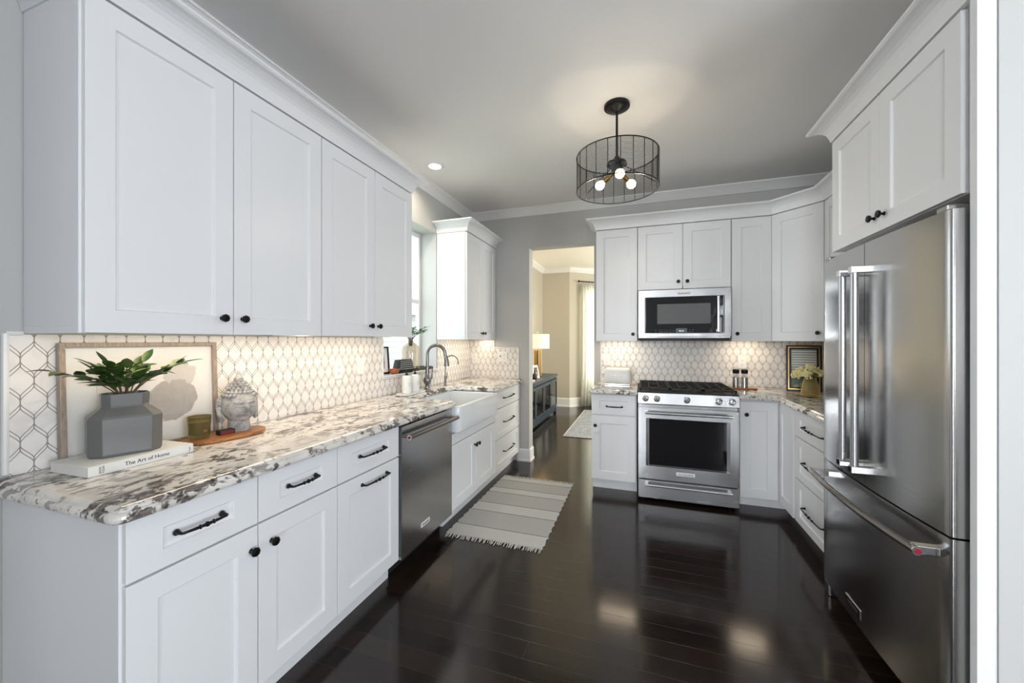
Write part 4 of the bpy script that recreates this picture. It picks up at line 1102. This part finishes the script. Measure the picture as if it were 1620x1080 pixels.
for (t0, t1, ya) in ((0, .013, 0), (.022, .036, -.006)):
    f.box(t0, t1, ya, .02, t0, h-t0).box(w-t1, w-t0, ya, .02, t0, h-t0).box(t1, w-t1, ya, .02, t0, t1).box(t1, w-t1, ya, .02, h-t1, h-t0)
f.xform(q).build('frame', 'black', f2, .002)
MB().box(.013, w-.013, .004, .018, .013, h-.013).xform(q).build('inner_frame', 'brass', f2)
MB().box(.036, w-.036, .000, .004, .036, h-.036).xform(q).build('print', 'slats', f2)
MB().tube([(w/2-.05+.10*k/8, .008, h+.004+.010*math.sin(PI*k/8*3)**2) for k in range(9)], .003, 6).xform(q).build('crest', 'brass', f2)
yv = thing('glass_vase', 'mottled yellow glass vase in the corner beside the fridge', 'vase', (1.232, 3.545, CT))
MB().lathe([(.052, 0), (.060, .004), (.062, .02), (.058, .06), (.048, .105), (.038, .130), (.036, .138), (.041, .150), (.037, .150), (.033, .136), (.045, .10), (.055, .06), (.058, .02), (.02, .010)], n=28).build('body', 'yellowglass', yv)
fb = thing('flower_bunch', 'bunch of small pale yellow dried flowers in the yellow vase', 'flowers', (1.232, 3.545, CT+.150))
rng = random.Random(21); st = MB(); bl = MB()
for k in range(85):
    a = rng.uniform(0, 2*PI); rr = .112*math.sqrt(rng.random()); z = .085*(1-(rr/.12)**2)+rng.uniform(-.02, .01)
    x, y = rr*math.cos(a), rr*math.sin(a)
    st.tube([(x*.1, y*.1, -.10), (x*.25, y*.25, 0), (x*.7, y*.7, z*.6), (x, y, z)], .0012, 4)
    for j in range(8): bl.sphere((x+rng.uniform(-.014,.014), y+rng.uniform(-.014,.014), z+rng.uniform(-.010,.014)), rng.uniform(.005,.008), 6, 4)
st.build('stems', 'leaf', fb); bl.build('blossoms', 'blossom', fb)
cb = MB().box(-.07, .07, 0, .012, 0, .24).build('cutting_board', 'marble', None, .004); cb.location = (1.545, 3.80, CT+.002); cb.rotation_euler = (-.10, 0, math.radians(-30)); tag(cb, 'white board standing in the corner right of the dark frame', 'board')

# ------------------------------------------------------------------ rug
rgx = thing('runner_rug', 'cream and grey striped cotton rug with fringed ends before the sink', 'rug', (-.953, 3.005, .001), 0)
rx0, rx1, ry0, ry1 = -.345, .345, -.585, .585
stripes = [(-.585, -.435, 0), (-.435, -.185, 1), (-.185, -.03, 0), (-.03, .195, 1), (.195, .305, 0), (.305, .495, 1), (.495, .585, 0)]
lt = MB(); gr_ = MB()
rngr = random.Random(2)
def wav(y, s_): return .004*math.sin(y*70)+.003*math.sin(y*131+s_)
for a, b_, kd in stripes:
    mbx = gr_ if kd else lt; n = max(3, int((b_-a)/.015))
    for k in range(n):
        ya, yb = a+(b_-a)*k/n, a+(b_-a)*(k+1)/n
        xa0, xa1, xb0, xb1 = rx0+wav(ya, 0), rx1+wav(ya, 2), rx0+wav(yb, 0), rx1+wav(yb, 2)
        mbx.add([(xa0,ya,.007),(xa1,ya,.007),(xb1,yb,.007),(xb0,yb,.007),(xa0,ya,0),(xa1,ya,0),(xb1,yb,0),(xb0,yb,0)], [(0,1,2,3),(4,7,6,5),(0,4,5,1),(1,5,6,2),(2,6,7,3),(3,7,4,0)])
lt.build('cream_bands', 'rug_light', rgx, 0, weld=False); gr_.build('grey_bands', 'rug_grey', rgx, 0, weld=False)
lines = MB()
for y in (-.435, -.185, -.03, .195, .305, .495): lines.box(rx0, rx1, y-.003, y+.003, .007, .0085)
lines.build('woven_seams', m_fabric('dark woven seam', (.28, .27, .26), (.20, .195, .19), 300), rgx)
for sgn, yy in ((-1, ry0), (1, ry1)):
    fg = MB()
    for k in range(64):
        x = rx0+.006+(rx1-rx0-.012)*k/63; L = .045+rngr.uniform(-.008, .012); dx = rngr.uniform(-.012, .012)
        fg.tube([(x, yy, .005), (x+dx*.3, yy+sgn*L*.3, .008+rngr.uniform(0, .006)), (x+dx*.8, yy+sgn*L*.7, .006), (x+dx, yy+sgn*L, .003)], [.003, .0036, .003, .0018], 5)
    ff_ = fg.build('fringe', 'fringe', rgx)

# ------------------------------------------------------------------ next room
cs = thing('console_cabinet', 'dark navy glass-door console along the wall of the next room', 'cabinet', (-1.53, 5.10, 0), RL)
CW = 2.08; f = MB()
f.box(0, CW, 0, .40, .08, .12).box(0, CW, .38, .40, .12, .67).box(0, .03, 0, .38, .12, .67).box(CW-.03, CW, 0, .38, .12, .67).box(.03, CW-.03, .02, .38, .36, .375)
f.box(-.02, CW+.02, -.02, .41, .685, .72).box(0, CW, 0, .40, .645, .685).box(0, .05, 0, .05, 0, .08).box(CW-.05, CW, 0, .05, 0, .08).box(0, .05, .35, .40, 0, .08).box(CW-.05, CW, .35, .40, 0, .08).box(.05, CW-.05, .01, .03, .03, .08)
f.build('body', 'navy', cs, .003)
nd = 4
for k in range(nd):
    a = .03+(CW-.06)*k/nd; b_ = .03+(CW-.06)*(k+1)/nd; t = .05
    dd = MB().box(a+.003, a+t, -.018, 0, .125, .64).box(b_-t, b_-.003, -.018, 0, .125, .64).box(a+t, b_-t, -.018, 0, .125, .175).box(a+t, b_-t, -.018, 0, .59, .64).build('door', 'navy', cs, .002)
    MB().box(a+t, b_-t, -.010, -.007, .175, .59).build('door_pane', 'smoke', dd)
    MB().sphere((b_-.025 if k % 2 == 0 else a+.025, -.030, .40), .012, 10, 8).build('knob', 'black', dd)
tb = thing('table_lamp', 'gold column table lamp with lit cream drum shade on the console', 'lamp', (-1.74, 6.60, .7205))
MB().box(-.085, .085, -.085, .085, 0, .018).build('base', 'brass', tb, .002)
m_ = MB()
for a in range(6): m_.tube([(.045*math.cos(a*PI/3), .045*math.sin(a*PI/3), .018), (.045*math.cos(a*PI/3), .045*math.sin(a*PI/3), .46)], .022, 12)
m_.build('column', 'brass', tb)
MB().lathe([(.205, .49), (.205, .74), (.200, .74), (.200, .49)], n=40, cap=False).build('lamp_shade', 'shade', tb)
MB().tube([(0, 0, .46), (0, 0, .77)], .005, 8).sphere((0, 0, .775), .012).build('finial', 'brass', tb)
point('lamp_glow', (-1.74, 6.60, 1.33), 5, (1, .75, .45), .05)
point('lamp_glow', (-1.74, 6.60, 1.60), 2.5, (1, .78, .5), .08)
for (x, y, h_, rz_a, lab, mm) in ((-1.66, 6.25, .22, 80, 'small white photo frame standing on the console beside the lamp', 'plastic'), (-1.62, 5.95, .13, 70, 'small brown bottle on the console', None)):
    if mm:
        p_ = thing('photo_frame', lab, 'picture', (x, y, .7205), math.radians(rz_a-15)); q = Matrix.Rotation(math.radians(-14), 4, 'X')
        MB().box(-.075, .075, 0, .012, 0, h_).xform(q).build('frame', 'plastic', p_, .002); MB().box(-.045, .045, -.0015, 0, .04, h_-.04).xform(q).build('photograph', 'mono', p_)
    else:
        o = MB().lathe([(.03, 0), (.04, .02), (.042, .07), (.02, .10), (.012, .11), (.014, .15), (.010, .15)], n=20).build('bottle', 'darkwood', None); o.location = (x, y, .7205); tag(o, 'small rounded brown bottle in front of the photo frame on the console', 'bottle')
o = thing('framed_print', 'grey framed picture standing at the near end of the console', 'picture', (-1.83, 5.75, .7205), math.radians(80)); q = Matrix.Rotation(math.radians(-6), 4, 'X')
MB().box(-.18, .18, 0, .02, 0, .46).xform(q).build('frame', 'plastic', o, .002); MB().box(-.15, .15, -.002, 0, .03, .43).xform(q).build('print', 'mono', o)
o = MB().box(-.10, .10, -.14, .14, 0, .022).build('book', 'paper', None, .002); o.location = (-1.66, 5.62, .7205); tag(o, 'white book lying flat on the console', 'book')
o = thing('photo_frame', 'small white photo frame inside the navy console', 'picture', (-1.66, 5.95, .376), math.radians(70)); q = Matrix.Rotation(math.radians(-14), 4, 'X')
MB().box(-.07, .07, 0, .012, 0, .19).xform(q).build('frame', 'plastic', o, .002); MB().box(-.042, .042, -.0015, 0, .035, .155).xform(q).build('photograph', 'mono', o)
bxs = MB().box(-.12, .12, -.16, .16, 0, .10).build('storage_box', 'wall', None, .004); bxs.location = (-1.70, 5.60, .1205); tag(bxs, 'grey box on the bottom shelf of the navy console', 'box')

# curtain and rod in front of the bay window
nn = Vector((dv.y, -dv.x))
cp0 = Vector((-1.386, 7.77))+dv*.22+nn*.10
cu = []
N = 90; Wc = .52
for k in range(N+1):
    t = k/N; off = .028*math.sin(t*2*PI*7.5)+.008*math.sin(t*41)
    p = cp0+dv*(Wc*t)+nn*off; cu.append(p)
vs = []; fs_ = []; ZZ = [0.012, .3, 1.2, 2.2, 2.50]
for zi, z in enumerate(ZZ):
    fl_ = 1+.10*(1-z/2.5)
    for k, p in enumerate(cu):
        q_ = cp0+(p-cp0)*1; off = (p-(cp0+dv*(Wc*k/N))); q_ = cp0+dv*(Wc*(k/N-.3)*fl_+Wc*.3)+off*fl_
        vs.append((q_.x, q_.y, z))
for zi in range(len(ZZ)-1):
    for k in range(N): a = zi*(N+1)+k; fs_.append((a, a+1, a+N+2, a+N+1))
ct_ = MB().add(vs, fs_, True).build('curtain', 'curtain', None); sm = ct_.modifiers.new('s', 'SOLIDIFY'); sm.thickness = .003
tag(ct_, 'long cream curtain hanging at the far window of the next room', 'curtain')
rod = thing('curtain_rod', 'black curtain rod with rings at the far window', 'rod')
a = cp0-dv*.06; b_ = cp0+dv*1.25
MB().tube([(a.x, a.y, 2.545), (b_.x, b_.y, 2.545)], .012, 10).sphere((a.x, a.y, 2.545), .022).build('pole', 'black', rod)
for k in range(7):
    p = cp0+dv*(.03+.46*k/6); rr = []
    for j in range(14):
        an = 2*PI*j/14; v_ = nn*(.022*math.cos(an)); rr.append((p.x+v_.x, p.y+v_.y, 2.535+.022*math.sin(an)))
    MB().tube(rr, .003, 5, closed=True).build('ring', 'black', rod)
r2 = thing('area_rug', 'faded blue-grey patterned rug on the floor of the next room', 'rug', (0, 0, .0005))
MB().box(-1.05, 1.4, 5.36, 7.50, 0, .008).build('field', 'rug_blue', r2)
MB().box(-1.05, 1.4, 5.36, 5.375, .008, .010).box(-1.05, 1.4, 7.485, 7.50, .008, .010).box(-1.05, -1.035, 5.375, 7.485, .008, .010).build('border', 'rug_light', r2)
area('daylight_bay', (-.9, 8.35, 1.5), (PI/2, 0, PI+math.radians(42)), .8, 1.8, 30, (1, .98, .92))
area('ceiling_fill_dining', (.9, 6.2, 2.3), (PI, 0, 0), 1.2, 1.2, 34, (1, .88, .62))  # uplight with no fixture, added to brighten the dining ceiling
